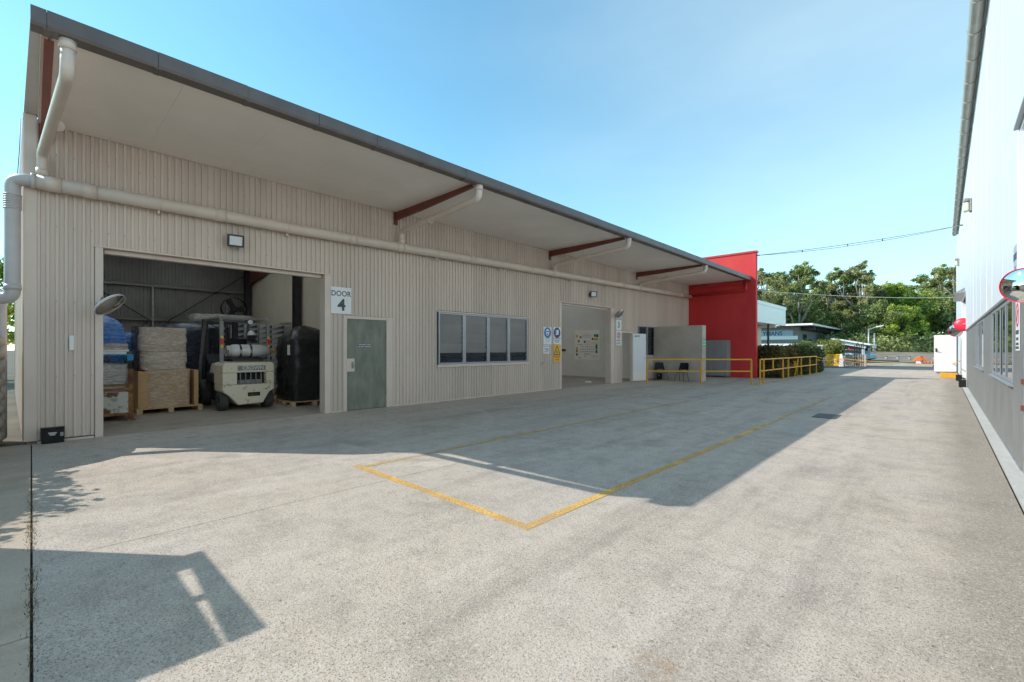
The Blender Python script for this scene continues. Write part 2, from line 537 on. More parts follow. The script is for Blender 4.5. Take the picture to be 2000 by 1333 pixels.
M["red_trim"] = pbr("red_painted_metal", (0.5, 0.03, 0.027), 0.4, 0, 0.1, 3)
M["pvc"] = pbr("painted_pipe", (0.68, 0.565, 0.475), 0.4, 0, 0.05, 2.5)
M["pvc_grey"] = pbr("grey_pipe", (0.54, 0.5, 0.47), 0.4, 0, 0.07, 2.5)
M["cream"] = pbr("cream_block_wall", (0.62, 0.54, 0.43), 0.85, 0, 0.05, 2.0)
M["white_wall"] = pbr("white_painted_wall", (0.74, 0.69, 0.63), 0.75, 0, 0.05, 1.5)
M["white"] = pbr("white_paint", (0.8, 0.8, 0.8), 0.4, 0, 0.02, 2)
M["white_clad"] = pbr("white_wall_panel", (0.72, 0.745, 0.77), 0.38, 0, 0.02, 1.2, stretch=(1, 6, 0.3))
M["grey_panel"] = pbr("galvanised_wall_panel", (0.235, 0.232, 0.222), 0.55, 0.25, 0.16, 2.2, stretch=(1, 1.6, 0.5), rvar=0.1)
M["alu"] = pbr("window_aluminium", (0.36, 0.37, 0.39), 0.35, 0.4, 0.05, 4)
M["greydoor"] = pbr("green_grey_door", (0.15, 0.16, 0.122), 0.5, 0, 0.0, 3.2, col2=(0.25, 0.255, 0.2), stretch=(1, 2.2, 0.7))
M["grey_conc"] = pbr("rendered_grey_wall", (0.5, 0.42, 0.35), 0.85, 0, 0.14, 1.2, bump=0.25, bscale=70)
M["cupboard"] = pbr("grey_cupboard_sheet", (0.3, 0.3, 0.295), 0.5, 0.1, 0.08, 2, stretch=(2, 2, 0.4))
M["yellow"] = pbr("yellow_rail_paint", (0.72, 0.36, 0.025), 0.5, 0, 0.1, 6)
M["black"] = pbr("black_plastic", (0.014, 0.014, 0.014), 0.6, 0, 0.2, 5, spec=0.3)
M["dark"] = pbr("dark_steel", (0.05, 0.05, 0.053), 0.45, 0.3, 0.2, 5)
M["rubber"] = pbr("tyre_rubber", (0.055, 0.055, 0.055), 0.8, 0, 0.25, 9, bump=0.2, bscale=40)
M["glass"] = pbr("dark_window_glass", (0.03, 0.035, 0.04), 0.03, 0, 0.2, 2, spec=0.9)
M["louvre"] = pbr("grey_louvre_glass", (0.30, 0.28, 0.265), 0.28, 0, 0.08, 1.5, spec=0.7)
M["lens"] = pbr("frosted_lens", (0.72, 0.73, 0.72), 0.3, 0, 0.03, 4)
M["lens_cream"] = pbr("cream_lens", (0.66, 0.62, 0.45), 0.3, 0, 0.04, 4)
M["sign_white"] = pbr("sign_white", (0.78, 0.78, 0.77), 0.35, 0, 0.02, 4)
M["sign_dark"] = pbr("sign_print_dark", (0.07, 0.07, 0.075), 0.5, 0, 0.05, 4)
M["sign_blue"] = pbr("sign_print_blue", (0.02, 0.16, 0.42), 0.45, 0, 0.05, 4)
M["sign_navy"] = pbr("sign_print_navy", (0.025, 0.05, 0.17), 0.45, 0, 0.05, 4)
M["sign_yellow"] = pbr("sign_yellow", (0.82, 0.46, 0.02), 0.4, 0, 0.04, 4)
M["sign_red"] = pbr("sign_print_red", (0.62, 0.03, 0.04), 0.45, 0, 0.05, 4)
M["sign_green"] = pbr("sign_print_green", (0.01, 0.23, 0.13), 0.5, 0, 0.05, 4)
M["sign_bright_green"] = pbr("exit_sign_green", (0.03, 0.5, 0.2), 0.5, 0, 0.05, 4)
M["mirror"] = pbr("mirror_face", (0.82, 0.84, 0.84), 0.02, 1.0, 0.01, 2)
M["mirror_dull"] = pbr("dusty_mirror_face", (0.6, 0.58, 0.55), 0.13, 0.9, 0.12, 5)
M["mirror_rim"] = pbr("pale_mirror_rim", (0.6, 0.5, 0.47), 0.5, 0, 0.1, 5)
M["safety_red"] = pbr("red_mirror_shell", (0.75, 0.02, 0.05), 0.4, 0, 0.04, 5)
M["timber"] = pbr("pallet_timber", (0.62, 0.42, 0.22), 0.8, 0, 0.2, 5, stretch=(1, 5, 5))
M["card"] = pbr("cardboard", (0.6, 0.37, 0.18), 0.8, 0, 0.1, 4)
M["rust"] = pbr("rusty_steel", (0.16, 0.06, 0.025), 0.85, 0.1, 0, 6, col2=(0.42, 0.22, 0.08), lo=0.4, hi=0.66, bump=0.3)
M["rusty_panel"] = pbr("chipped_pale_panel", (0.62, 0.62, 0.54), 0.7, 0, 0, 4.5, col2=(0.19, 0.08, 0.035), lo=0.49, hi=0.56, detail=9, bump=0.2)
M["wrap_tan"] = wrap_mat("film_over_cartons", (0.58, 0.40, 0.26), (0.68, 0.5, 0.36), (0.95, 0.9, 0.85), 0.95)
M["wrap_card"] = wrap_mat("film_over_cardboard", (0.6, 0.38, 0.2), (0.66, 0.44, 0.25), (0.92, 0.82, 0.7), 0.7)
M["wrap_blue"] = wrap_mat("film_over_blue_goods", (0.015, 0.17, 0.66), (0.03, 0.24, 0.78), (0.45, 0.55, 0.7), 0.6, 0.2)
M["wrap_navy"] = wrap_mat("film_over_dark_goods", (0.012, 0.016, 0.035), (0.015, 0.03, 0.08), (0.16, 0.18, 0.22), 0.4, 0.2)
M["wrap_clear"] = wrap_mat("clear_film_over_pale_goods", (0.36, 0.32, 0.28), (0.55, 0.51, 0.46), (0.9, 0.88, 0.85), 0.9, 0.22)
M["wrap_black"] = wrap_mat("black_stretch_film", (0.006, 0.006, 0.006), (0.01, 0.01, 0.01), (0.03, 0.03, 0.03), 0.5, 0.13)
M["wrap_grey"] = wrap_mat("grey_film", (0.1, 0.095, 0.085), (0.16, 0.15, 0.13), (0.34, 0.33, 0.31), 0.4, 0.25)
M["bluepallet"] = pbr("blue_pallet_paint", (0.04, 0.32, 0.6), 0.7, 0, 0.15, 6)
M["crate_grey"] = pbr("grey_crate_plastic", (0.52, 0.52, 0.52), 0.5, 0, 0.06, 3)
M["fork_cream"] = pbr("chipped_cream_paint", (0.78, 0.69, 0.52), 0.5, 0, 0, 7, col2=(0.36, 0.28, 0.2), lo=0.6, hi=0.7, detail=10)
M["fork_grey"] = pbr("forklift_grey_paint", (0.26, 0.25, 0.245), 0.5, 0.1, 0.15, 8)
M["lpg"] = pbr("gas_bottle_alloy", (0.66, 0.64, 0.6), 0.45, 0.25, 0.08, 4)
M["orange"] = pbr("orange_plastic", (0.85, 0.17, 0.02), 0.45, 0, 0.1, 3)
M["reflect_red"] = pbr("red_reflector", (0.7, 0.03, 0.02), 0.25, 0, 0.1, 20)
M["reflect_yellow"] = pbr("yellow_reflector", (0.7, 0.55, 0.05), 0.3, 0, 0.1, 20)
M["tank"] = pbr("beige_tank_plastic", (0.48, 0.42, 0.34), 0.55, 0, 0.12, 2)
M["bark"] = pbr("grey_bark", (0.3, 0.27, 0.23), 0.9, 0, 0.3, 3, stretch=(1, 1, 0.3))
M["bark_dark"] = pbr("brown_bark", (0.1, 0.08, 0.06), 0.9, 0, 0.3, 3)
M["gum"] = leaf_mat("gum_leaves", (0.106, 0.144, 0.047), (0.270, 0.323, 0.109), (0.590, 0.584, 0.225))
M["gum_grey"] = leaf_mat("grey_gum_leaves", (0.147, 0.160, 0.070), (0.346, 0.342, 0.145), (0.639, 0.584, 0.274))
M["bush"] = leaf_mat("green_leaves", (0.106, 0.167, 0.029), (0.321, 0.401, 0.067), (0.729, 0.736, 0.152))
M["hedge"] = leaf_mat("clipped_hedge_leaves", (0.041, 0.062, 0.018), (0.076, 0.106, 0.031), (0.137, 0.141, 0.048), 1.5)
M["hedge_bronze"] = leaf_mat("bronze_hedge_leaves", (0.076, 0.052, 0.022), (0.150, 0.129, 0.039), (0.249, 0.176, 0.066), 1.5)
M["shrub_lime"] = leaf_mat("lime_shrub_leaves", (0.097, 0.136, 0.026), (0.257, 0.290, 0.065), (0.514, 0.423, 0.167), 1.2)
M["palm"] = leaf_mat("palm_leaves", (0.024, 0.054, 0.027), (0.068, 0.115, 0.047), (0.135, 0.189, 0.068), 1.0)
M["dry"] = leaf_mat("dry_weeds", (0.09, 0.075, 0.04), (0.18, 0.145, 0.075), (0.28, 0.21, 0.11), 9.0)
M["yard"] = concrete("yard_concrete", (0.465, 0.392, 0.328), (0.50, 0.408, 0.318), (0.24, 0.198, 0.162))
M["pave"] = concrete("side_path_concrete", (0.43, 0.35, 0.275), (0.47, 0.365, 0.255), (0.29, 0.24, 0.18), speck=0.15, marks=False, sp_scale=160)
M["floor"] = concrete("shed_floor_concrete", (0.40, 0.335, 0.275), (0.41, 0.335, 0.265), (0.24, 0.205, 0.17), speck=0.08, marks=False)
M["kerb"] = concrete("smooth_kerb_concrete", (0.47, 0.455, 0.42), (0.48, 0.455, 0.41), (0.36, 0.345, 0.315), speck=0.08, marks=False, sp_scale=150)
M["asphalt"] = pbr("asphalt", (0.085, 0.083, 0.08), 0.9, 0, 0.25, 0.5, bump=0.2, bscale=80)
M["gravel"] = pbr("grey_gravel_lot", (0.25, 0.2, 0.15), 0.95, 0, 0.3, 0.6, bump=0.3, bscale=30)
M["earth"] = pbr("brown_earth", (0.12, 0.095, 0.06), 0.95, 0, 0.35, 0.7, bump=0.4, bscale=20)
M["sub"] = pbr("dirt_in_joints", (0.075, 0.06, 0.045), 0.95, 0, 0.3, 8)
M["line"] = worn_paint("worn_yellow_line", (0.72, 0.44, 0.13), 0.42)
M["line_thin"] = worn_paint("faded_yellow_line", (0.66, 0.43, 0.15), 0.62)
M["dark_block"] = pbr("grey_cladding_far", (0.21, 0.2, 0.195), 0.7, 0, 0.08, 0.8)
M["grate"] = pbr("cast_grate", (0.13, 0.125, 0.12), 0.6, 0.3, 0.2, 5)
m_, n_, l_, b_ = new_mat("translucent_fill_sheet")
n_.remove(b_)
tl_ = n_.new("ShaderNodeBsdfTranslucent"); tl_.inputs["Color"].default_value = (0.93, 0.9, 0.85, 1)
l_.new(tl_.outputs[0], n_["Material Output"].inputs["Surface"])
M["fill_roof_sheet"] = m_  # unseen sheet, added so soft daylight brightens the interior
# ------------------------------------------------------------------ ground
def slab(name, x0, y0, x1, y1, mat, z=0.0, t=0.02):
    return obj(name, MB().box((x0, y0, z - t), (x1, y1, z)), mat, kind="structure")


obj("ground", MB().add([(-700, -500, -0.03), (700, -500, -0.03), (700, 900, -0.03), (-700, 900, -0.03)], [(0, 1, 2, 3)]), M["earth"], kind="structure")
obj("joint_bed", MB().add([(-9.95, -14, -0.024), (2.0, -14, -0.024), (2.0, 41.4, -0.024), (-9.95, 41.4, -0.024)], [(0, 1, 2, 3)]), M["sub"], kind="structure")
slab("yard_slab", -9.88, 0.006, -4.376, 31.9, M["yard"])
slab("yard_slab", -4.367, 0.006, 0.50, 31.9, M["yard"])
slab("yard_slab", -9.88, 31.93, 0.50, 41.2, M["yard"])
slab("path_slab", -9.9, -14, -3.28, -0.006, M["pave"])
slab("path_slab", -3.265, -14, 0.50, -0.006, M["pave"])
slab("kerb_strip", 0.518, -14, 0.66, 31.5, M["kerb"], 0.012, 0.03)
slab("floor", -20.0, -0.05, -9.885, 24.1, M["floor"], 0.0)
obj("road", MB().add([(-90, 41.25, -0.012), (60, 41.25, -0.012), (60, 66, -0.012), (-90, 66, -0.012)], [(0, 1, 2, 3)]), M["asphalt"], kind="structure")
obj("car_park", MB().add([(-60, 66.02, -0.008), (40, 66.02, -0.008), (40, 86, 0.95), (-60, 86, 0.95)], [(0, 1, 2, 3)]), M["gravel"], kind="structure")
obj("bank", MB().add([(-90, 86.02, 0.94), (80, 86.02, 0.94), (80, 130, 3.5), (-90, 130, 3.5), (80, 260, 4.0), (-90, 260, 4.0)], [(0, 1, 2, 3), (3, 2, 4, 5)]), M["earth"], kind="structure")

# yellow floor markings: 4 mm above the slab
def stripe(x0, y0, x1, y1, mat):
    return obj("yellow_line", MB().box((x0, y0, 0.0015), (x1, y1, 0.004)), mat, kind="structure")


stripe(-5.19, 2.67, -2.365, 2.76, M["line"])
stripe(-2.455, 2.764, -2.365, 9.5, M["line"])
stripe(-2.45, 9.504, -2.37, 16.5, M["line_thin"])
stripe(-5.12, 2.774, -5.03, 12.5, M["line_thin"])
stripe(-5.36, 19.0, -5.30, 33.0, M["line_thin"])

# weeds and dirt along the joint by the side path
w = MB()
for i in range(1500):
    x = random.uniform(-6.9, -1.6)
    if mnoise.noise((x * 1.7, 3.1, 0)) < -0.25: continue
    y = 0.0 + random.gauss(0, 0.014)
    a = random.uniform(0, 2 * pi); hgt = random.uniform(0.004, 0.02) * (1.4 if mnoise.noise((x * 0.9, 0, 9)) > 0.1 else 0.8)
    dx, dy = cos(a) * 0.004, sin(a) * 0.004
    lx, ly = random.gauss(0, 0.012), random.gauss(0, 0.012)
    w.add([(x - dx, y - dy, -0.015), (x + dx, y + dy, -0.015), (x + lx, y + ly, hgt)], [(0, 1, 2)])
obj("weeds", w, M["dry"], kind="stuff")

# drain grate in the yard
g = thing("drain_grate", "dark slotted drain grate set into the concrete at the edge of the roof shadow", "drain grate", (-1.78, 11.5, 0.0))
fr = MB()
X0, X1, Y0, Y1 = -1.99, -1.58, 11.15, 11.9
for a, b in (((X0, Y0), (X1, Y0 + 0.03)), ((X0, Y1 - 0.03), (X1, Y1)), ((X0, Y0 + 0.031), (X0 + 0.03, Y1 - 0.031)), ((X1 - 0.03, Y0 + 0.031), (X1, Y1 - 0.031))):
    fr.box((*a, 0.002), (*b, 0.012))
obj("frame", fr, M["grate"], g)
for k in range(7):
    x = X0 + 0.045 + k * 0.048
    obj("bar", MB().box((x, Y0 + 0.032, 0.003), (x + 0.03, Y1 - 0.032, 0.011)), M["grate"], g)
obj("pit", MB().box((X0 + 0.031, Y0 + 0.031, 0.0015), (X1 - 0.031, Y1 - 0.031, 0.0025)), M["black"], g)

# ------------------------------------------------------------------ main shed
W = -9.9
EDGE = -6.8
shed = thing("shed", "long beige corrugated steel shed with a charcoal edged roof overhanging the yard", "industrial building", (W, 12.0, 0.0))


def corr(y0, y1, z0, z1, x=W - 0.012, depth=0.030, pitch=0.1, sign=1, axis="Y"):
    """ribbed sheet standing on the facade plane"""
    us = []
    k0 = math.floor(y0 / pitch) - 1
    for k in range(k0, math.ceil(y1 / pitch) + 2):
        for off, d in ((0.0, 0), (0.046, 0), (0.054, 1), (0.088, 1), (0.096, 0)):
            us.append((k * pitch + off * pitch / 0.1, d))
    pts = [(max(y0, min(y1, u)), d) for u, d in us if y0 - pitch < u < y1 + pitch]
    out = []
    for p in pts:
        if out and abs(out[-1][0] - p[0]) < 1e-6:
            out[-1] = p
        else:
            out.append(p)
    m = MB()
    vs = []
    for u, d in out:
        off = x + sign * depth * d
        for z in (z0, z1):
            vs.append((off, u, z) if axis == "Y" else (u, off, z))
    m.add(vs, [(2 * i, 2 * i + 2, 2 * i + 3, 2 * i + 1) for i in range(len(out) - 1)])
    return m


TOP = 4.86
CL = [(0.06, 0.70, 0.05, TOP), (0.70, 4.56, 3.07, TOP), (4.56, 4.87, 0.03, TOP), (4.87, 6.14, 2.19, TOP), (6.14, 7.5, 0.03, TOP), (7.5, 11.22, 0.03, 0.93),
      (7.5, 11.22, 2.47, TOP), (11.22, 12.9, 0.03, TOP), (12.9, 16.62, 3.1, TOP), (16.62, 17.14, 0.03, TOP), (17.14, 18.16, 2.2, TOP), (18.16, 18.62, 0.03, TOP),
      (18.62, 20.4, 0.03, 1.05), (18.62, 20.4, 2.5, TOP), (20.4, 24.2, 0.03, TOP)]
for y0, y1, z0, z1 in CL:
    cuts = [y0] + [0.8 * k for k in range(1, 31) if y0 + 0.15 < 0.8 * k < y1 - 0.15] + [y1]
    for a, b in zip(cuts[:-1], cuts[1:]):
        obj("wall_cladding", corr(a, b, z0, z1), M["clad"], shed)
# flashings: corner, jambs, heads, base angle
fl = MB()
fl.box((W - 0.06, -0.08, 0.04), (W + 0.024, 0.058, 4.925))                     # corner
obj("corner_flashing", fl, M["trim"], shed, bevel=0.006)
for (y0, y1, z1, n) in ((0.70, 0.80, 3.06, 0), (4.44, 4.56, 3.06, 0), (12.9, 13.0, 3.09, 0), (16.31, 16.40, 3.09, 1)):
    obj("jamb_flashing", MB().box((W - 0.24, y0, 0.0), (W + 0.026, y1, z1)), M["trim"], shed, bevel=0.005)
obj("wall_pier", MB().box((W - 0.24, 16.401, 0.0), (W - 0.002, 17.13, 3.09)), M["trim"], shed)
for (y0, y1, z0) in ((0.66, 4.62, 3.062), (12.86, 16.5, 3.092)):
    obj("head_flashing", MB().box((W - 0.24, y0, z0), (W + 0.034, y1, z0 + 0.025)), M["trim"], shed)
    obj("roller_door_rail", MB().box((W - 0.22, y0 + 0.16, z0 - 0.075), (W - 0.1, y1 - 0.2, z0 - 0.003)), M["trim"], shed, bevel=0.01)
    obj("roller_door_drum", MB().tube([(W - 0.5, y0 + 0.1, z0 + 0.3), (W - 0.5, y1 - 0.1, z0 + 0.3)], 0.24, 20), M["galv"], shed)
for a_, b_ in ((0.06, 0.69), (4.57, 4.86), (6.15, 12.89), (20.41, 24.19)):
    obj("base_angle", MB().box((W, a_, 0.0), (W + 0.03, b_, 0.029)), M["trim"], shed)
# screw lines on the cladding
sc = MB()
for z in (1.0, 2.15, 3.3, 4.4):
    for k in range(2, 240, 2):
        y = k * 0.1 + 0.062
        for (y0, y1, z0, z1) in CL:
            if y0 < y < y1 and z0 + 0.05 < z < z1 - 0.05:
                sc.lathe([(0.0, 0.007), (0.007, 0.007), (0.009, 0.0)][::-1], (W + 0.018, y, z), "X", 6)
obj("cladding_screw", sc, M["galv"], shed, kind="stuff")

# end wall, a few degrees off square, and the rest of the shell
E = MB()
endw = corr(0.0, 10.1, 0.04, TOP, 0.0, 0.02, 0.1, -1, "X")
endw.v = [(W - 0.05 - u, -0.07 + d - 0.024 * u, z) for u, d, z in endw.v]
obj("end_cladding", endw, M["clad"], shed)
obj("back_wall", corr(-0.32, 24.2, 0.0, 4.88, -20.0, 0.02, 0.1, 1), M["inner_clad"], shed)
obj("back_wall_sheet", MB().box((-20.09, -0.35, 0), (-20.02, 24.2, 4.88)), M["clad"], shed)
obj("party_wall", MB().box((-19.98, 5.95, 0.0), (W - 0.26, 6.07, 4.8)), M["cream"], shed)
obj("room_wall", MB().box((-17.5, 18.42, 0.0), (W - 0.25, 18.55, 4.8)), M["white_wall"], shed)
obj("skirting", MB().box((-17.4, 18.40, 0.0), (W - 0.26, 18.418, 0.1)), M["grey_conc"], shed)
obj("room_back_wall", MB().box((-17.6, 6.1, 0.0), (-17.505, 24.1, 4.8)), M["white_wall"], shed)
obj("window_room_wall", MB().box((-12.6, 6.08, 0.0), (-12.5, 12.6, 4.8)), M["white_wall"], shed)
obj("window_room_end_wall", MB().box((-12.5, 12.5, 0.0), (W - 0.25, 12.62, 4.8)), M["white_wall"], shed)
obj("partition_lining", MB().box((-12.6, 19.0, 0.0), (-12.5, 23.9, 4.8)), M["white_wall"], shed)
# backing so the facade is not paper thin
bk = MB()
for y0, y1, z0, z1 in CL:
    bk.box((W - 0.1, y0 + (0.002 if y0 > 0.1 else 0), z0), (W - 0.02, y1 - 0.002, z1))
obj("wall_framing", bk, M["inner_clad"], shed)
# girts, bracing and columns in the open bay
for z in (1.2, 2.5, 3.66):
    obj("girt", MB().box((-19.975, -0.25, z - 0.09), (-19.86, 5.94, z + 0.03)).box((-19.86, -0.25, z + 0.02), (-19.82, 5.94, z + 0.04)), M["inner_clad"], shed)
obj("girt_stay", MB().box((-19.90, 2.86, 0.0), (-19.85, 2.92, 3.57)), M["galv"], shed)
for a, b in (((-19.78, 3.3, 2.4), (-19.78, 5.75, 4.3)), ((-19.78, 0.3, 4.2), (-19.78, 2.8, 2.4)), ((-19.78, 3.2, 2.4), (-19.78, 5.75, 0.1)), ((-19.78, 2.8, 2.4), (-19.78, 0.3, 0.1))):
    obj("brace", MB().tube([a, b], 0.016, 8), M["dark"], shed)


def i_beam(p, q, hgt, wid, tw=0.012, tf=0.016, up=(0, 0, 1)):
    p, q, u = Vector(p), Vector(q), Vector(up)
    d = (q - p).normalized()
    s = d.cross(u).normalized()
    m = MB()
    c = (p + q) / 2; L = (q - p) / 2
    m.obox(c, L, s * tw / 2, u * (hgt / 2 - tf))
    for sg in (-1, 1):
        m.obox(c + sg * u * (hgt / 2 - tf / 2), L, s * wid / 2, u * tf / 2)
    return m


for x, y in ((-19.7, 5.78), (-14.95, 5.8), (-19.7, -0.12)):
    obj("column", i_beam((x, y, 0), (x, y, 4.75), 0.22, 0.18, up=(1, 0, 0)), M["dark"], shed)
obj("haunch", MB().prism([(-19.6, 4.75), (-16.0, 4.75), (-16.6, 4.35), (-19.6, 3.9)], lambda x, z: (x, 5.82, z), lambda x, z: (x, 5.86, z)), M["oxide"], shed)
wf = MB().box((-16.75, 5.925, 1.3), (-16.69, 5.948, 2.32)).box((-15.82, 5.925, 1.3), (-15.76, 5.948, 2.32)).box((-16.69, 5.925, 2.26), (-15.82, 5.948, 2.32)).box((-16.69, 5.925, 1.3), (-15.82, 5.948, 1.36))
iw = obj("inner_window", wf, M["alu"], shed)
for k in range(6):
    z = 1.42 + k * 0.14
    obj("pane", MB().box((-16.69, 5.935, z - 0.06), (-15.82, 5.945, z + 0.06)), M["louvre"], iw)

# roof, soffit panels, capping pieces
def holed(name, z0, z1, x0, x1, y0, y1, holes, mat):
    """sheet with straight cut-outs for the added strips that let fill light in (holes share one x range)"""
    hx0, hx1 = holes[0][0], holes[0][1]
    m = MB().box((x0, y0, z0), (hx0, y1, z1)).box((hx1, y0, z0), (x1, y1, z1))
    e = y0
    for (_, _, a, b) in holes:
        m.box((hx0 + 0.0005, e, z0), (hx1 - 0.0005, a, z1)); e = b
    m.box((hx0 + 0.0005, e, z0), (hx1 - 0.0005, y1, z1))
    return obj(name, m, mat, shed)


FILL_HOLES = [(-18.6, -11.2, 0.5, 1.7), (-18.6, -11.2, 3.2, 4.6), (-18.6, -11.2, 13.8, 15.0), (-18.6, -11.2, 16.4, 17.6)]  # cut-outs made up to let fill light into the dark bays
holed("ceiling", 4.885, 4.895, -20.0, W - 0.05, -0.05, 24.1, FILL_HOLES, M["inner_clad"])
for (a, b, c, d) in FILL_HOLES:
    obj("fill_roof_sheet", MB().box((a - 0.1, c - 0.1, 4.897), (b + 0.1, d + 0.1, 4.903)), M["fill_roof_sheet"], shed)
yb = [0.07, 0.22] + [1.35 + 1.2 * k for k in range(19)] + [24.17]
for a, b in zip(yb[:-1], yb[1:]):
    obj("soffit_panel", MB().box((W + 0.026, a + 0.001, 4.82), (EDGE - 0.17, b - 0.001, 4.835)), M["soffit"], shed)
obj("soffit_edge_strip", MB().prism([(W - 0.07, -0.082), (EDGE - 0.166, -0.008), (EDGE - 0.166, 0.068), (W - 0.07, 0.068)], lambda x, y: (x, y, 4.93), lambda x, y: (x, y, 4.957)), M["pvc_grey"], shed, bevel=0.003)
obj("soffit_framing", MB().box((W - 0.04, 0.072, 4.838), (EDGE - 0.17, 24.17, 4.9)), M["dark"], shed)
cap_y = [-0.01, 0.11] + [1.04 + 0.965 * k for k in range(24)] + [24.19]
for i, (a, b) in enumerate(zip(cap_y[:-1], cap_y[1:])):
    j = 0.0035 * (i % 3 - 1)
    m = MB()
    m.prism([(EDGE - 0.20, 4.985), (EDGE + j, 4.965), (EDGE + 0.012 + j, 4.80), (EDGE - 0.006 + j, 4.77), (EDGE - 0.165, 4.765), (EDGE - 0.165, 4.785), (EDGE - 0.03 + j, 4.795), (EDGE - 0.04 + j, 4.94), (EDGE - 0.20, 4.96)],
            lambda x, z: (x, a + 0.002, z), lambda x, z: (x, b - 0.002, z))
    obj("capping_piece", m, M["fascia"], shed)
    if i:
        obj("capping_joiner", MB().box((EDGE - 0.162, a - 0.03, 4.757), (EDGE + 0.006, a + 0.03, 4.764)), M["fascia"], shed)
# end flashing stands off the roof with a thin wedge of daylight
obj("rake_infill", MB().prism([(-20.2, -0.34), (W - 0.07, -0.09), (W - 0.07, 0.0), (-20.2, 0.0)], lambda x, y: (x, y, 4.87), lambda x, y: (x, y, 4.955)), M["trim"], shed)
obj("fascia_backing", MB().box((EDGE - 0.15, 0.074, 4.80), (EDGE - 0.045, 24.15, 4.9)).box((EDGE - 0.028, 0.004, 4.80), (EDGE - 0.022, 24.15, 4.93)), M["dark"], shed)
holed("roof", 4.905, 4.955, -20.2, EDGE - 0.03, 0.07, 24.19, FILL_HOLES, M["fascia"])
obj("soffit_end_trim", MB().box((W + 0.03, 0.066, 4.825), (EDGE - 0.17, 0.0692, 4.929)), M["soffit"], shed)
# rafters under the eave
for y in (0.13, 6.22, 12.33, 18.47):
    m = MB()
    m.prism([(W + 0.028, 4.815), (EDGE - 0.19, 4.815), (EDGE - 0.19, 4.75), (W + 1.1, 4.655), (W + 0.028, 4.63)], lambda x, z: (x, y - 0.005, z), lambda x, z: (x, y + 0.005, z))
    m.bar((W + 0.028, y, 4.622), (W + 1.1, y, 4.647), 0.08, 0.012).bar((W + 1.1, y, 4.647), (EDGE - 0.19, y, 4.742), 0.08, 0.012)
    m.box((W + 0.022, y - 0.06, 4.5), (W + 0.036, y + 0.06, 4.815))
    obj("rafter", m, M["oxide"], shed)

# collector pipe, downpipes
def zc(y): return 3.90 + 0.0148 * max(0, y - 4)


PX = W + 0.16
cp = obj("collector_pipe", MB().tube([(PX, y, zc(y)) for y in (0.02, 4, 8, 12, 16, 20, 24.19)], 0.105, 20), M["pvc"], shed)
col = MB()
for y in (0.22, 0.62, 2.4, 5.0, 6.25, 8.6, 11.2, 12.36, 14.6, 17.0, 18.5, 20.8, 22.9):
    obj("pipe_collar", MB().tube([(PX, y - 0.09, zc(y)), (PX, y + 0.09, zc(y))], 0.113, 20), M["pvc"], cp)
for y in (1.5, 3.6, 7.4, 9.8, 13.4, 15.8, 19.5, 21.9):
    obj("pipe_clip", MB().tube([(PX, y - 0.015, zc(y)), (PX, y + 0.015, zc(y))], 0.112, 16).box((W, y - 0.015, zc(y) - 0.16), (PX, y + 0.015, zc(y) - 0.1)), M["trim"], cp)
for y in (0.24, 6.3, 12.41, 18.55):
    x1 = EDGE - 0.10
    z1 = zc(y)
    yt = y + (0.03 if y < 1 else 0.0)
    ze = 4.40 if y < 1 else 4.50
    yb2 = y - (0.13 if y < 1 else 0.0)
    pts = [(x1, yt, 4.78)] + elbow((x1, yt, 4.78), (x1, yt, ze), (PX, yb2, 4.34), 0.14) + elbow((x1, yt, ze), (PX, yb2, 4.33), (PX, yb2, z1), 0.14) + [(PX, yb2, z1)]
    r = 0.062 if y < 1 else 0.072
    dp = obj("downpipe", MB().tube(pts, r, 16), M["pvc"], shed)
    obj("pipe_socket", MB().tube([(x1, yt, 4.66), (x1, yt, 4.765)], r + 0.012, 16), M["pvc"], dp)
    obj("pipe_socket", MB().tube([(PX, yb2, z1 + 0.1), (PX, yb2, z1 + 0.2)], r + 0.01, 16), M["pvc"], dp)
    xm = W + 1.35
    obj("pipe_hanger", MB().bar((xm, y, 4.35), (xm, y, 4.62), 0.012).tube([(xm - 0.02, y, 4.385), (xm + 0.02, y, 4.385)], r + 0.008, 16), M["trim"], dp)
# corner leg of the collector, dropping into the tank
VX, VY = W + 0.03, -0.19
lp = obj("tank_downpipe", MB().tube([(PX, 0.05, 3.90), (PX - 0.01, -0.03, 3.90)] + elbow((PX - 0.01, -0.03, 3.9), (VX, VY, 3.9), (VX, VY, 3.0), 0.12) + [(VX, VY, 2.5)] + elbow((VX, VY, 3), (VX, VY, 2.16), (VX - 0.5, VY - 1.0, 2.16), 0.12) + [(VX - 0.5, VY - 1.0, 2.14)], 0.088, 18), M["pvc_grey"], shed)
obj("pipe_collar", MB().tube([(PX, -0.01, 3.9), (PX, 0.04, 3.9)], 0.112, 18), M["pvc_grey"], lp)
for k in range(7):
    z = 3.66 - k * 0.033
    obj("pipe_rib", MB().tube([(VX, VY, z), (VX, VY, z + 0.018)], 0.097, 18), M["pvc_grey"], lp)
obj("pipe_collar", MB().tube([(VX, VY, 2.28), (VX, VY, 2.36)], 0.094, 18), M["pvc_grey"], lp)
obj("overflow_pipe", MB().tube([(W - 0.3, -0.3, 2.3), (W - 0.3, -0.3, 0.1)], 0.05, 14).tube([(W - 0.3, -0.3, 1.86), (W - 0.9, -1.0, 1.84)], 0.05, 14), M["pvc_grey"], shed)
obj("rain_chain", MB().tube([(W + 0.02, -0.11, 4.83), (W + 0.02, -0.12, 4.4), (W + 0.04, -0.14, 4.0)], 0.005, 6), M["dark"], shed)

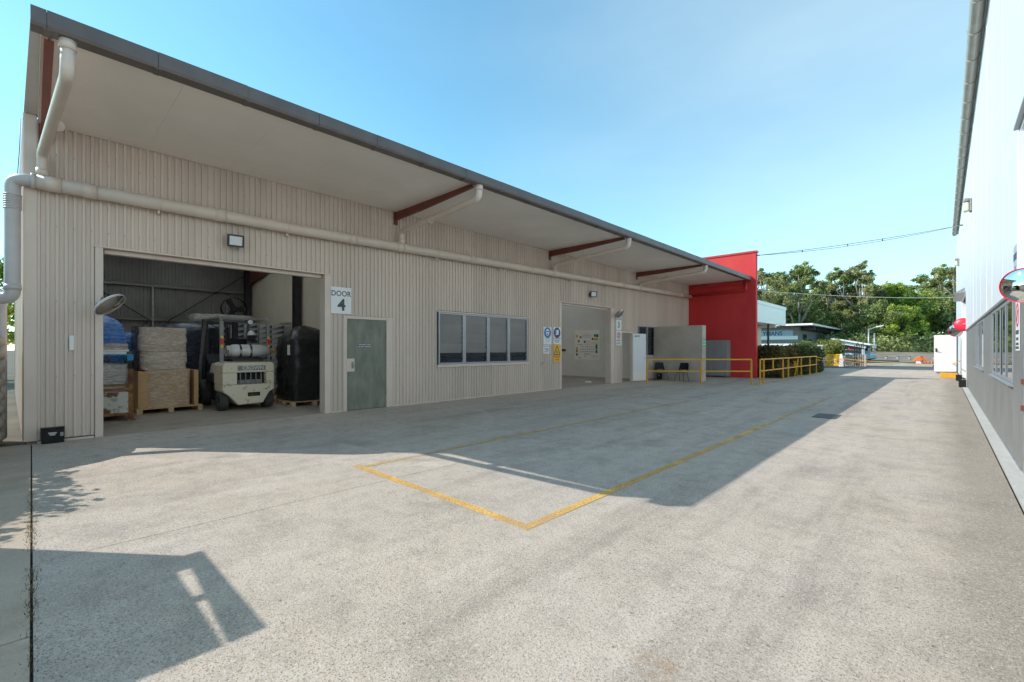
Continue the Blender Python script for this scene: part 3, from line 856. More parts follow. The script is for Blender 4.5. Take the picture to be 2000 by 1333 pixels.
# green-grey fire door
dr = obj("door", MB().box((W - 0.03, 4.96, 0.012), (W + 0.012, 5.955, 2.105)), M["greydoor"], shed, bevel=0.003, label="scuffed green grey fire door")
obj("door_frame", MB().box((W - 0.06, 4.87, 0), (W + 0.03, 4.95, 2.185)).box((W - 0.06, 5.965, 0), (W + 0.03, 6.14, 2.185)).box((W - 0.06, 4.951, 2.115), (W + 0.029, 5.964, 2.184)), M["trim"], shed, bevel=0.004)
obj("lock_plate", MB().box((W + 0.013, 4.935, 0.9), (W + 0.034, 5.13, 1.2)), M["trim"], dr, bevel=0.005)
obj("handle", MB().box((W + 0.035, 5.06, 0.97), (W + 0.05, 5.10, 1.13)).tube([(W + 0.05, 5.08, 1.0), (W + 0.075, 5.08, 1.02), (W + 0.075, 5.08, 1.09), (W + 0.05, 5.08, 1.11)], 0.009, 8), M["galv"], dr)
for z in (0.35, 1.05, 1.75):
    obj("hinge", MB().tube([(W + 0.02, 5.96, z - 0.05), (W + 0.02, 5.96, z + 0.05)], 0.01, 8), M["galv"], dr)


def louvre_window(y0, y1, z0, z1, bays, nb, mull, mat_dark_rows=2, tilt=0.35):
    m = MB()
    m.box((W - 0.09, y0, z0), (W + 0.03, y0 + 0.045, z1)).box((W - 0.09, y1 - 0.045, z0), (W + 0.03, y1, z1))
    m.box((W - 0.09, y0 + 0.046, z1 - 0.045), (W + 0.029, y1 - 0.046, z1)).box((W - 0.09, y0 + 0.046, z0), (W + 0.029, y1 - 0.046, z0 + 0.045))
    fr = obj("window", m, M["alu"], shed, bevel=0.004)
    obj("window_head", MB().box((W, y0 - 0.06, z1 + 0.003), (W + 0.05, y1 + 0.06, z1 + 0.035)), M["trim"], fr)
    obj("window_sill", MB().box((W, y0 - 0.05, z0 - 0.075), (W + 0.045, y1 + 0.05, z0 - 0.004)), M["trim"], fr)
    for a in mull:
        obj("mullion", MB().box((W - 0.085, a - 0.055, z0 + 0.046), (W + 0.022, a - 0.012, z1 - 0.046)).box((W - 0.06, a - 0.0115, z0 + 0.046), (W + 0.012, a + 0.07, z1 - 0.046)), M["alu"], fr)
    step = (z1 - z0 - 0.09) / nb
    for a, b in bays:
        for k in range(nb):
            z = z0 + 0.045 + (k + 0.5) * step
            dx = 0.018 + random.uniform(-0.006, 0.008)
            mb = MB().obox((W - 0.03, (a + b) / 2, z), (0.003, 0, 0), (0, (b - a) / 2, 0), (dx, 0, step * 0.5))
            sh__ = random.choice((0, 0, 0.004, 0.008)); mb.v = [(x + sh__, y, zz) for x, y, zz in mb.v]
            obj("louvre_blade", mb, M["glass"] if k < mat_dark_rows else M["louvre"], fr)
    return fr


louvre_window(7.55, 11.17, 1.0, 2.42, [(7.6, 8.40), (8.55, 9.34), (9.5, 10.22), (10.36, 11.12)], 10, [8.46, 9.40, 10.28], 2)
louvre_window(18.66, 20.34, 1.12, 2.46, [(18.71, 19.4), (19.6, 20.29)], 9, [19.5], 9)

# staff door standing open beside door 3
obj("door_frame", MB().box((W - 0.1, 17.142, 0), (W + 0.03, 17.2, 2.19)).box((W - 0.1, 18.08, 0), (W + 0.03, 18.16, 2.19)).box((W - 0.1, 17.201, 2.11), (W + 0.029, 18.079, 2.19)), M["trim"], shed)
L = MB().box((0, -0.02, 0.02), (0.8, 0.02, 2.09))
Mx = Matrix.Translation((W + 0.04, 18.10, 0)) @ Matrix.Rotation(radians(74), 4, "Z")
wd = obj("door", L.frame(Mx), M["white"], shed, bevel=0.003, label="white staff door standing open")
obj("kick_plate", MB().box((0.03, -0.0235, 0.03), (0.77, -0.0205, 0.42)).frame(Mx), M["soffit"], wd)
obj("handle", MB().tube([(0.74, -0.02, 1.02), (0.74, -0.07, 1.02), (0.64, -0.07, 1.02)], 0.01, 8).frame(Mx), M["galv"], wd)
obj("door_closer", MB().box((0.1, -0.07, 1.96), (0.36, -0.021, 2.02)).frame(Mx), M["galv"], wd)

# red end wall and what leans on it
rw = MB().box((-10.6, 24.2, 0.0), (-6.6, 24.45, 6.12))
rwall = obj("end_wall", rw, M["red"], None, label="tall red rendered blade wall closing the far end of the beige shed", cat="wall")
obj("wall_capping", MB().box((-10.65, 24.16, 6.122), (-6.56, 24.49, 6.21)), M["red_trim"], rwall)
ob = bpy.data.objects["wall_capping"]
rp = MB().tube([(W + 0.2, 24.10, 4.24)] + elbow((W + 0.2, 24.1, 4.24), (-7.02, 24.1, 4.30), (-7.02, 24.1, 4.78), 0.12) + [(-7.02, 24.1, 4.74)], 0.06, 14)
obj("drain_pipe", rp, M["red_trim"], rwall)
obj("eave_ledger", MB().box((W + 0.05, 24.12, 4.62), (-7.12, 24.198, 4.80)), M["red_trim"], rwall)
obj("eave_box", MB().box((-6.98, 24.46, 4.86), (-6.66, 24.75, 5.1)), M["white"], rwall)
obj("cable_bracket", MB().tube([(-6.6, 24.3, 5.98), (-6.45, 24.33, 5.98)], 0.025, 8), M["dark"], rwall)

lw = MB().box((W + 0.035, 20.08, 0.0), (-7.61, 20.5, 2.46))
obj("low_wall", lw, M["grey_conc"], None, bevel=0.008, label="low grey rendered screen wall behind the two black chairs", cat="wall")
cb = thing("cupboard", "grey sheet steel cupboard with double doors standing against the red wall", "cupboard", (-8.35, 23.9, 0))
obj("carcass", MB().box((-9.2, 23.72, 0.05), (-7.76, 24.19, 1.86)), M["cupboard"], cb, bevel=0.005)
for a, b in ((-9.19, -8.32), (-8.30, -7.78)):
    d_ = obj("door", MB().box((a, 23.69, 0.1), (b, 23.716, 1.84)), M["cupboard"], cb)
    for k in range(int((b - a) / 0.12)):
        obj("rib", MB().box((a + 0.05 + k * 0.12, 23.683, 0.12), (a + 0.075 + k * 0.12, 23.6895, 1.82)), M["cupboard"], d_)
# ------------------------------------------------------------------ signs, lamps and mirrors on the shed
def sign(name, label, o, right, up, w, h, base, layers, cat="sign", group=None, t=0.004, extra=None):
    """flat sign; layers: (part name, MB in sign space, material)"""
    B = basis(o, right, up)
    s = obj(name, MB().prism(rect(-w / 2, -h / 2, w / 2, h / 2), lambda x, y: (x, y, 0), lambda x, y: (x, y, t)).frame(B), base, None, label=label, cat=cat, group=group)
    off = ORG[s.name]
    for nm, mb, mt in layers:
        mb.v = [(x, y, z + t + 0.0004) for x, y, z in mb.v]
        obj(nm, mb.frame(B), mt, s)
    return s


def T(body, size, x=0, y=0, bold=0.0, align="CENTER", sx=1.0):
    m = text_mb(body, size, bold, align=align, sx=sx)
    m.v = [(a + x, b + y, c + 0.001) for a, b, c in m.v]
    return m


FR, FU = (0, 1, 0), (0, 0, 1)                       # signs on the shed face the yard (+X)
SX = W + 0.026
sign("door_sign", "white DOOR 4 sign above the green grey fire door", (SX, 4.81, 2.515), FR, FU, 0.48, 0.60, M["sign_white"],
     [("lettering", T("DOOR", 0.17, 0, 0.15, 0.012, sx=0.92), M["sign_dark"]), ("numeral", T("4", 0.36, 0.01, -0.11, 0.03), M["sign_dark"])])
sign("door_notice", "small black FIRE SAFETY DOOR notice on the green grey door", (W + 0.0125, 5.40, 1.5), FR, FU, 0.34, 0.10, M["sign_dark"],
     [("lettering", T("FIRE SAFETY DOOR", 0.042, 0, 0.022, 0.02, sx=0.85).merge(T("DO NOT OBSTRUCT", 0.042, 0, -0.026, 0.02, sx=0.85)), M["sign_white"])])


def face_pict():
    b = flat(disc(0, 0.105, 0.185))
    wh = flat(disc(0, 0.13, 0.095, ry=0.1), 0.0021, 0.003).merge(flat([(-0.085, 0.11), (0.085, 0.11), (0.07, 0.03), (0.0, -0.015), (-0.07, 0.03)], 0.0021, 0.0029))
    gl = flat(rect(-0.07, 0.12, 0.07, 0.165), 0.0031, 0.004).merge(flat([(-0.05, 0.07), (0.05, 0.07), (0.03, 0.02), (-0.03, 0.02)], 0.0031, 0.004))
    return b, wh, gl


b_, w_, g_ = face_pict()
sign("safety_sign", "white eye and face protection sign with blue disc, left of the doorway signs", (SX, 12.20, 1.875), FR, FU, 0.44, 0.6, M["sign_white"],
     [("blue_disc", b_, M["sign_blue"]), ("pictogram", w_, M["sign_white"]), ("goggles", g_, M["sign_blue"]),
      ("lettering", T("EYE PROTECTION", 0.042, 0, -0.095, sx=0.8).merge(T("MUST BE WORN", 0.042, 0, -0.15, sx=0.8)).merge(T("IN THIS AREA", 0.042, 0, -0.205, sx=0.8)), M["crate_grey"])])
boot = flat([(-0.01, 0.21), (0.085, 0.205), (0.085, 0.05), (-0.075, 0.02), (-0.085, 0.06), (-0.01, 0.10)], 0.0021, 0.003)
boot2 = flat([(-0.075, 0.2), (-0.03, 0.21), (-0.03, 0.12), (-0.075, 0.085)], 0.0021, 0.003)
sign("safety_sign", "white foot protection sign with navy disc, above the yellow forklift sign", (SX, 12.73, 1.885), FR, FU, 0.42, 0.6, M["sign_white"],
     [("blue_disc", flat(disc(0, 0.105, 0.185)), M["sign_navy"]), ("pictogram", boot.merge(boot2), M["sign_white"]),
      ("lettering", T("FOOT PROTECTION", 0.052, 0, -0.09, 0.012, sx=0.8).merge(T("MUST BE WORN", 0.052, 0, -0.155, 0.012, sx=0.8)).merge(T("IN THIS AREA", 0.052, 0, -0.22, 0.012, sx=0.8)), M["sign_dark"])])
tri = MB()
P3 = [(-0.17, -0.04), (0.17, -0.04), (0, 0.27)]
for i in range(3):
    a, b = Vector((*P3[i], 0)), Vector((*P3[(i + 1) % 3], 0))
    tri.obox((a + b) / 2 + Vector((0, 0, 0.0012 + 0.0003 * i)), (b - a) / 2, Vector((0, 0, 0.001)), (b - a).cross(Vector((0, 0, 1))).normalized() * 0.016)
fk = flat([(-0.05, 0.09), (0.0, 0.045), (0.04, 0.06), (0.045, 0.02), (0.0, 0.01), (-0.06, 0.055)], 0.001, 0.002).merge(flat(rect(0.012, 0.062, 0.03, 0.12), 0.001, 0.002))
sign("forklift_sign", "yellow FORKLIFTS IN USE warning sign with a triangle", (SX, 12.73, 1.265), FR, FU, 0.42, 0.6, M["sign_yellow"],
     [("triangle", tri, M["sign_dark"]), ("pictogram", fk, M["sign_dark"]), ("lettering", T("FORKLIFTS", 0.083, 0, -0.12, 0.02, sx=0.85).merge(T("IN USE", 0.083, 0, -0.22, 0.02, sx=0.85)), M["sign_red"])])
sign("small_notice", "small white notice under the eye protection sign", (SX, 12.14, 1.405), FR, FU, 0.33, 0.29, M["sign_white"],
     [("heading", flat(rect(-0.14, 0.08, 0.14, 0.125)), M["crate_grey"]), ("lettering", flat(rect(-0.11, 0.0, 0.11, 0.03)).merge(flat(rect(-0.02, -0.05, 0.12, -0.03))).merge(flat(rect(-0.1, -0.1, -0.06, -0.06))).merge(flat(rect(-0.04, -0.09, 0.08, -0.075))), M["sign_dark"])])
sign("door_sign", "white DOOR 3 sign half hidden behind the small round mirror", (SX, 16.93, 2.52), FR, FU, 0.42, 0.62, M["sign_white"],
     [("lettering", T("DOOR", 0.15, 0, 0.16, 0.01, sx=0.9), M["sign_navy"]), ("numeral", T("3", 0.34, 0, -0.1, 0.02), M["sign_navy"])])
man = flat(disc(0.0, 0.185, 0.022), 0.0005, 0.0015).merge(flat([(-0.02, 0.16), (0.025, 0.155), (0.02, 0.09), (0.06, 0.03), (0.035, 0.02), (-0.005, 0.075), (-0.05, 0.03), (-0.065, 0.045), (-0.02, 0.1)], 0.0005, 0.0015))
bar = MB().obox((0, 0.11, 0.0022), (0.07, 0.07, 0), (0.012, -0.012, 0), (0, 0, 0.0008))
sign("no_entry_sign", "white no pedestrian entry sign with red ring below the DOOR 3 sign", (SX, 16.93, 1.88), FR, FU, 0.42, 0.62, M["sign_white"],
     [("red_ring", ring_mb(0, 0.11, 0.1, 0.135).merge(bar), M["sign_red"]), ("pictogram", man, M["sign_dark"]),
      ("lettering", T("NO ENTRY", 0.075, 0, -0.1, 0.015, sx=0.85).merge(T("AUTHORISED", 0.045, 0, -0.18)).merge(T("PERSONS ONLY", 0.045, 0, -0.235)), M["sign_dark"])])
sign("exit_notice", "small green notice on the end of the low grey wall", (-7.609, 20.30, 1.70), FR, FU, 0.26, 0.34, M["sign_bright_green"],
     [("stripe", flat(rect(-0.11, 0.03, 0.11, 0.06)).merge(flat(rect(-0.11, -0.09, 0.11, -0.06))), M["sign_white"])])
# safety calendar on the room wall (faces -Y)
lay = []
num, blk, grn, ylw, red_, blu = MB(), MB(), MB(), MB(), MB(), MB()
rows = [(0.12, [(0.0, "2"), (0.12, "3")]), (0.0, [(-0.12, "4"), (0.0, "5"), (0.12, "6")]), (-0.12, [(-0.36 + 0.12 * k, str(7 + k)) for k in range(7)]),
        (-0.24, [(-0.36 + 0.12 * k, str(14 + k)) for k in range(7)]), (-0.36, [(-0.36 + 0.12 * k, str(21 + k)) for k in range(7)]), (-0.48, [(-0.12, "28"), (0.0, "29"), (0.12, "30")]), (-0.59, [(-0.12, "31")])]
for y, cs in rows:
    for x, s_ in cs:
        num.merge(T(s_, 0.085, x + 0.02, y + 0.03, 0.012))
for x, y, s_ in ((-0.36, 0.37, 0.09), (-0.47, 0.18, 0.1), (-0.12, 0.15, 0.1), (0.33, 0.28, 0.1)): blk.merge(flat(rect(x - s_ / 2, y - s_ / 2, x + s_ / 2, y + s_ / 2), 0, 0.003))
for r_ in ((0.40, 0.38, 0.52, 0.50), (0.53, 0.36, 0.65, 0.50), (0.49, -0.22, 0.6, 0.02), (0.49, -0.40, 0.6, -0.25)): grn.merge(flat(rect(*r_), 0, 0.003))
for r_ in ((-0.66, 0.37, -0.52, 0.49), (0.40, 0.2, 0.62, 0.33), (-0.64, -0.22, -0.52, -0.1)): ylw.merge(flat(rect(*r_), 0, 0.003))
for r_ in ((-0.63, -0.36, -0.53, -0.225), (-0.63, -0.53, -0.53, -0.41)): red_.merge(flat(rect(*r_), 0, 0.003))
ov = ring_mb(-0.02, 0.44, 0.24, 0.255)
ov.v = [(x, 0.44 + (y - 0.44) * 0.42, z) for x, y, z in ov.v]
ln = MB()
for y in (0.1, 0.05, -0.52, -0.575, -0.63): ln.merge(flat(rect(0.25, y, 0.65, y + 0.018), 0, 0.002))
ln.merge(flat(rect(-0.18, 0.41, 0.12, 0.46), 0, 0.002)).merge(flat(rect(-0.58, -0.01, -0.22, 0.03), 0, 0.002)).merge(flat(rect(-0.5, -0.66, -0.33, -0.6), 0, 0.002))
sign("safety_calendar", "pale safety calendar board with numbered squares and coloured blocks on the room wall", (-12.47, 18.418, 1.62), (1, 0, 0), FU, 1.42, 1.42, M["soffit"],
     [("numeral", num, M["sign_dark"]), ("dark_square", blk, M["sign_dark"]), ("green_square", grn, M["sign_green"]), ("yellow_square", ylw, M["sign_yellow"]), ("red_square", red_, M["rust"]), ("oval", ov, M["sign_dark"]), ("print", ln, M["crate_grey"])])
sign("wall_notice", "tiny black and yellow notice on the room wall beside the doorway", (-13.9, 18.418, 1.36), (1, 0, 0), FU, 0.34, 0.12, M["sign_dark"],
     [("yellow_square", flat(rect(-0.15, -0.05, -0.08, 0.05)), M["sign_yellow"])])


def floodlight(label, y, z, tilt, turn, s=0.3):
    t = thing("floodlight", label, "floodlight", (W + 0.02, y, z), 0, "square floodlights over the doorways")
    R = Matrix.Translation((W + 0.17, y, z)) @ Matrix.Rotation(turn, 4, "Z") @ Matrix.Rotation(tilt, 4, "Y")
    obj("housing", MB().box((-0.05, -s / 2, -s * 0.42), (0.03, s / 2, s * 0.42)).frame(R), M["dark"], t, bevel=0.012)
    rim = MB()
    h_ = s * 0.42
    rim.box((0.031, -s / 2, h_ - 0.03), (0.045, s / 2, h_)).box((0.031, -s / 2, -h_), (0.045, s / 2, -h_ + 0.03)).box((0.031, -s / 2, -h_ + 0.031), (0.045, -s / 2 + 0.03, h_ - 0.031)).box((0.031, s / 2 - 0.03, -h_ + 0.031), (0.045, s / 2, h_ - 0.031))
    obj("bezel", rim.frame(R), M["dark"], t)
    obj("lens", MB().box((0.031, -s / 2 + 0.031, -h_ + 0.031), (0.038, s / 2 - 0.031, h_ - 0.031)).frame(R), M["lens"], t)
    obj("bracket", MB().bar((W + 0.022, y, z), (W + 0.12, y, z), 0.06, 0.05).box((W + 0.021, y - 0.06, z - 0.06), (W + 0.03, y + 0.06, z + 0.06)), M["dark"], t)
    return t


floodlight("square black floodlight above the open bay with the forklift", 2.66, 3.47, radians(12), radians(-8), 0.27)
floodlight("square black floodlight above the doorway with the safety calendar", 14.8, 3.52, radians(8), radians(-25), 0.27)


def mirror(name, label, c, nrm, r, arm_from, face, rim, back, group=None, up=(0, 0, 1)):
    n = Vector(nrm).normalized(); c = Vector(c)
    x = Vector(up).cross(n).normalized(); y = n.cross(x)
    B = Matrix(((x.x, y.x, n.x, c.x), (x.y, y.y, n.y, c.y), (x.z, y.z, n.z, c.z), (0, 0, 0, 1)))
    t = thing(name, label, "mirror", tuple(c), 0, group)
    dome = [(r * 0.97 * sin(a), r * 0.97 * (cos(a) - 1) * 0.42 / 1.0) for a in [0.0001] + [pi / 2 * k / 10 for k in range(1, 11)]]
    dome = [(rr, hh + r * 0.40 - 0.0) for rr, hh in dome]
    dome = [(rr * 1.0, 0.22 * r * (1 - (rr / (r * 0.97)) ** 2)) for rr, hh in [(r * 0.97 * k / 12 + 1e-5, 0) for k in range(13)]]
    obj("mirror_face", MB().lathe(dome[::-1], n=40).frame(B), face, t)
    obj("rim", MB().lathe([(r * 0.972, 0.004), (r * 0.985, 0.008), (r * 1.0, 0.006), (r * 1.004, -0.01), (r * 0.972, -0.015), (r * 0.972, 0.003)], n=40).frame(B), rim, t)
    obj("back_shell", MB().lathe([(r * 1.0, -0.012), (r * 0.95, -0.035), (r * 0.4, -0.05), (0.001, -0.052)], n=32).frame(B), back, t)
    a = Vector(arm_from)
    obj("bracket", MB().tube([c - n * 0.08, c - n * 0.16, a], 0.014, 10).obox(a, (0.012, 0, 0), (0, 0.04, 0), (0, 0, 0.05)), M["galv"], t)
    return t


mirror("convex_mirror", "dusty round convex mirror tilted over the left side of the open bay", (W + 0.42, 0.85, 2.11), (0.42, 0.58, -0.74), 0.225, (W + 0.03, 0.75, 2.12), M["mirror_dull"], M["mirror_rim"], M["soffit"])
mirror("convex_mirror", "small round convex mirror in front of the DOOR 3 sign", (W + 0.35, 16.48, 2.86), (0.84, -0.03, -0.53), 0.2, (W + 0.03, 16.7, 2.8), M["mirror_dull"], M["galv"], M["soffit"])

bt = obj("bait_box", MB().box((W + 0.03, 0.10, 0.0), (W + 0.17, 0.345, 0.215)), M["black"], None, bevel=0.01, label="small black plastic box with a white 8 standing at the shed's near corner", cat="box")
B = basis((W + 0.171, 0.222, 0.11), FR, FU)
obj("lettering", T("8", 0.085, 0.095, 0.015, 0.0).merge(flat(rect(-0.05, 0.035, 0.04, 0.055), 0, 0.001)).merge(flat(rect(-0.035, 0.01, 0.025, 0.03), 0, 0.001)).frame(B), M["crate_grey"], bt)
obj("lid", MB().box((W + 0.026, 0.095, 0.217), (W + 0.175, 0.35, 0.23)), M["black"], bt, bevel=0.004)
obj("wall_patch", MB().box((W + 0.021, 0.405, 1.40), (W + 0.032, 0.455, 1.63)), M["white"], None, label="strip of white tape stuck on the wall left of the open bay", cat="tape")
tp = thing("tap", "pale hose tap low on the wall right of the long louvre window", "tap", (W + 0.02, 11.9, 0.9))
obj("body", MB().tube([(W + 0.0, 11.9, 0.92), (W + 0.1, 11.9, 0.92), (W + 0.13, 11.9, 0.86)], 0.022, 10), M["trim"], tp)
obj("handle", MB().tube([(W + 0.08, 11.84, 0.97), (W + 0.08, 11.96, 0.97)], 0.012, 8).tube([(W + 0.08, 11.9, 0.92), (W + 0.08, 11.9, 0.97)], 0.01, 8), M["galv"], tp)
obj("flange", MB().lathe([(0.001, 0.012), (0.06, 0.01), (0.065, 0.0)], (W + 0.021, 11.9, 0.92), "X", 16), M["trim"], tp)
obj("litter", MB().obox((-10.9, 16.2, 0.025), (0.12, 0.03, 0), (-0.02, 0.06, 0.01), (0, 0, 0.02)), M["white"], None, label="scrap of white paper lying on the floor inside the doorway", cat="paper")

# rainwater tank by the corner
tk = thing("water_tank", "squat ribbed beige rainwater tank beside the near corner of the shed", "water tank", (-10.3, -1.36, 0))
prof = []
for k in range(8):
    z = 0.02 + k * 0.2
    prof += [(1.06, z), (1.06, z + 0.03), (1.10, z + 0.06), (1.10, z + 0.15), (1.06, z + 0.18)]
prof += [(1.06, 1.63), (0.98, 1.72), (0.5, 1.86), (0.25, 1.9), (0.001, 1.9)]
obj("shell", MB().lathe(prof, (-10.3, -1.36, 0), n=56), M["tank"], tk)
obj("hatch", MB().lathe([(0.26, 1.88), (0.26, 1.96), (0.2, 1.99), (0.001, 1.99)], (-10.3, -1.36, 0), n=24), M["black"], tk)
obj("outlet", MB().tube([(-9.2, -1.36, 0.15), (-9.1, -1.36, 0.15)], 0.04, 10), M["galv"], tk)
# ------------------------------------------------------------------ goods in the open bay
def lumpy(c, sx, sy, z0, z1, n=9, jit=0.03, dome=0.0, taper=0.0, seed=0, bulge=0.02, nz=10):
    """wrapped load: closed box-like skin pushed about by noise"""
    m = MB()
    per = []
    for k in range(n): per.append((-1 + 2 * k / n, -1))
    for k in range(n): per.append((1, -1 + 2 * k / n))
    for k in range(n): per.append((1 - 2 * k / n, 1))
    for k in range(n): per.append((-1, 1 - 2 * k / n))
    N = len(per)

    def pt(u, v, t):
        e = max(abs(u), abs(v), 1e-6)
        rr = (abs(u) ** 8 + abs(v) ** 8) ** (1 / 8) / e if e > 1e-5 else 1
        s = 1 - taper * t + bulge * sin(pi * t)
        x, y = u * sx / 2 * s / rr, v * sy / 2 * s / rr
        q = Vector((c[0] + x, c[1] + y, z0 + (z1 - z0) * t))
        d = Vector((mnoise.noise((q.x * 4 + seed, q.y * 4, q.z * 9)), mnoise.noise((q.x * 4, q.y * 4 + seed, q.z * 9 + 7)), 0.3 * mnoise.noise((q.x * 4, q.y * 4, q.z * 5 + seed))))
        return q + d * jit
    vs = [pt(u, v, t / nz) for t in range(nz + 1) for u, v in per]
    fs = [(t * N + k, t * N + (k + 1) % N, (t + 1) * N + (k + 1) % N, (t + 1) * N + k) for t in range(nz) for k in range(N)]
    o = len(vs)
    rings = 5
    for r in range(1, rings + 1):
        s = 1 - r / (rings + 0.001)
        for u, v in per:
            q = pt(u, v, 1.0)
            x = c[0] + (q.x - c[0]) * s; y = c[1] + (q.y - c[1]) * s
            z = q.z + dome * (1 - s ** 2.2) + jit * 0.8 * mnoise.noise((x * 5, y * 5, seed + 3))
            vs.append(Vector((x, y, z)))
    for r in range(rings):
        a = nz * N + r * N
        for k in range(N):
            fs.append((a + k, a + (k + 1) % N, a + N + (k + 1) % N, a + N + k))
    return m.add(vs, fs, True)


def pallet(name, label, c, sx, sy, z, mat, group=None, rz=0.0):
    t = thing(name, label, "pallet", (c[0], c[1], z), rz, group)
    n = 7
    for k in range(n):
        x = -sx / 2 + 0.05 + k * (sx - 0.1) / (n - 1)
        obj("slat", MB().box((x - 0.05, -sy / 2, 0.1), (x + 0.05, sy / 2, 0.122)), mat, t, local=True)
    for y in (-sy / 2 + 0.05, 0, sy / 2 - 0.05):
        for x in (-sx / 2 + 0.07, 0, sx / 2 - 0.07):
            obj("block", MB().box((x - 0.065, y - 0.05, 0.02), (x + 0.065, y + 0.05, 0.098)), mat, t, local=True)
        obj("runner", MB().box((-sx / 2, y - 0.045, 0.0), (sx / 2, y + 0.045, 0.019)), mat, t, local=True)
    return t


# rusty stillage with a wrapped load, a blue pallet and another load on it
st = thing("stillage", "rusty steel stillage with a chipped pale front panel in the open bay", "stillage", (-12.3, 0.9, 0))
X0, X1, Y0, Y1 = -12.85, -11.76, 0.25, 1.40
for x in (X0, X1 - 0.06):
    for y in (Y0, Y1 - 0.07):
        obj("post", MB().box((x, y, 0.0), (x + 0.06, y + 0.07, 1.02)).box((x - 0.03, y - 0.03, 0.0), (x + 0.09, y + 0.1, 0.03)), M["rust"], st)
obj("front_panel", MB().box((X1 - 0.04, Y0 + 0.072, 0.14), (X1 - 0.012, Y1 - 0.072, 0.57)), M["rusty_panel"], st)
obj("side_panel", MB().box((X0 + 0.062, Y1 - 0.05, 0.14), (X1 - 0.062, Y1 - 0.02, 0.57)), M["rusty_panel"], st)
for z in (0.11, 0.60, 0.70):
    obj("rail", MB().box((X1 - 0.055, Y0 + 0.071, z), (X1 - 0.004, Y1 - 0.071, z + 0.03 + 0.02 * (z < 0.65))), M["rust"], st)
    obj("rail", MB().box((X0 + 0.061, Y1 - 0.06, z), (X1 - 0.061, Y1 - 0.01, z + 0.04)), M["rust"], st)
obj("base_plate", MB().box((X0 + 0.061, Y0 + 0.071, 0.1), (X1 - 0.061, Y1 - 0.071, 0.13)), M["rust"], st)
obj("wrapped_load", lumpy((-12.3, 0.86, 0), 0.98, 1.0, 0.14, 1.12, jit=0.07, dome=0.04, seed=3), M["wrap_clear"], None, label="crumpled clear film bundle filling the rusty stillage", cat="wrapped load")
pallet("pallet", "blue painted pallet lying on the film bundle in the rusty stillage", (-12.3, 0.85, 0), 1.0, 1.12, 1.19, M["bluepallet"])
bx = thing("carton_stack", "flat white cartons lying on the blue pallet under the blue wrapped load", "cartons", (-12.3, 0.8, 1.31))
obj("carton", MB().box((-12.78, 0.3, 1.318), (-11.80, 1.30, 1.365)), M["white"], bx)
obj("carton", MB().box((-12.78, 0.3, 1.37), (-11.82, 1.34, 1.41)), M["soffit"], bx)
obj("carton", MB().box((-12.77, 0.3, 1.415), (-11.84, 1.33, 1.53)), M["wrap_clear"], bx)
bl = lumpy((-12.3, 0.76, 0), 0.95, 1.12, 1.535, 1.93, jit=0.04, dome=0.22, taper=0.12, seed=11)
obj("wrapped_load", bl, M["wrap_blue"], None, label="domed bright blue wrapped load on top of the blue pallet stack", cat="wrapped load")
# loads further in
obj("wrapped_load", lumpy((-14.3, 1.75, 0), 1.1, 1.1, 0.02, 1.75, jit=0.07, dome=0.08, seed=21), M["wrap_blue"], None, label="blue wrapped load behind, in the gap between the stillage and the tan carton stack", cat="wrapped load")
obj("wrapped_load", lumpy((-13.6, 1.72, 0), 0.5, 0.5, 0.02, 1.36, jit=0.05, dome=0.03, seed=25), M["wrap_grey"], None, label="slim grey brown wrapped bundle standing left of the tan carton stack", cat="wrapped load")
obj("wrapped_load", lumpy((-15.3, 3.05, 0), 1.15, 1.3, 0.02, 2.0, jit=0.07, dome=0.16, seed=31), M["wrap_navy"], None, label="dark navy wrapped load whose top shows above the tan carton stack", cat="wrapped load")

# tan load on its pallet
pl = pallet("pallet", "raw timber pallet under the tan wrapped carton stack", (-13.15, 2.13, 0), 1.1, 1.22, 0.0, M["timber"], rz=0.06)
ld = thing("carton_load", "tall tan carton stack wrapped in clear film beside the forklift", "wrapped load", (-13.15, 2.13, 0.122))
obj("lower_cartons", lumpy((-13.13, 2.12, 0), 0.98, 0.86, 0.125, 0.96, jit=0.012, bulge=0.0, seed=41, n=12, nz=14), M["wrap_card"], ld)
for y in (1.585, 2.60):
    obj("card_edge", MB().box((-13.62, y, 0.125), (-12.64, y + 0.085, 0.93)), M["card"], ld, bevel=0.004)
obj("card_edge", MB().box((-12.72, 1.672, 0.13), (-12.66, 1.76, 0.92)), M["card"], ld)
obj("middle_cartons", lumpy((-13.13, 2.06, 0), 0.94, 0.84, 0.965, 1.37, jit=0.026, bulge=0.015, seed=47, n=12), M["wrap_tan"], ld)
obj("upper_cartons", lumpy((-13.13, 2.05, 0), 0.94, 0.86, 1.375, 1.90, jit=0.026, bulge=0.015, seed=52, n=12), M["wrap_tan"], ld)
obj("dark_side_film", lumpy((-13.25, 1.60, 0), 0.7, 0.06, 0.97, 1.93, jit=0.015, seed=55), M["wrap_navy"], ld)

# crates behind the forklift
def crate(c, sx, sy, h):
    t = thing("crate", "grey plastic crate with dark triangular hand slots in the wrapped stacks behind the forklift", "crate", c, 0, "grey crates behind the forklift")
    obj("body", MB().box((-sx / 2, -sy / 2, 0.0), (sx / 2, sy / 2, h - 0.012)), M["crate_grey"], t, local=True)
    for k in range(2):
        y = -sy / 2 + 0.04 + k * sy / 2
        obj("slot", MB().prism([(y, 0.02), (y + sy / 2 - 0.06, 0.02), (y + sy / 2 - 0.06, h - 0.03)], lambda a, b: (sx / 2 + 0.0015, a, b), lambda a, b: (sx / 2 + 0.004, a, b)), M["sign_dark"], t, local=True)
    return t


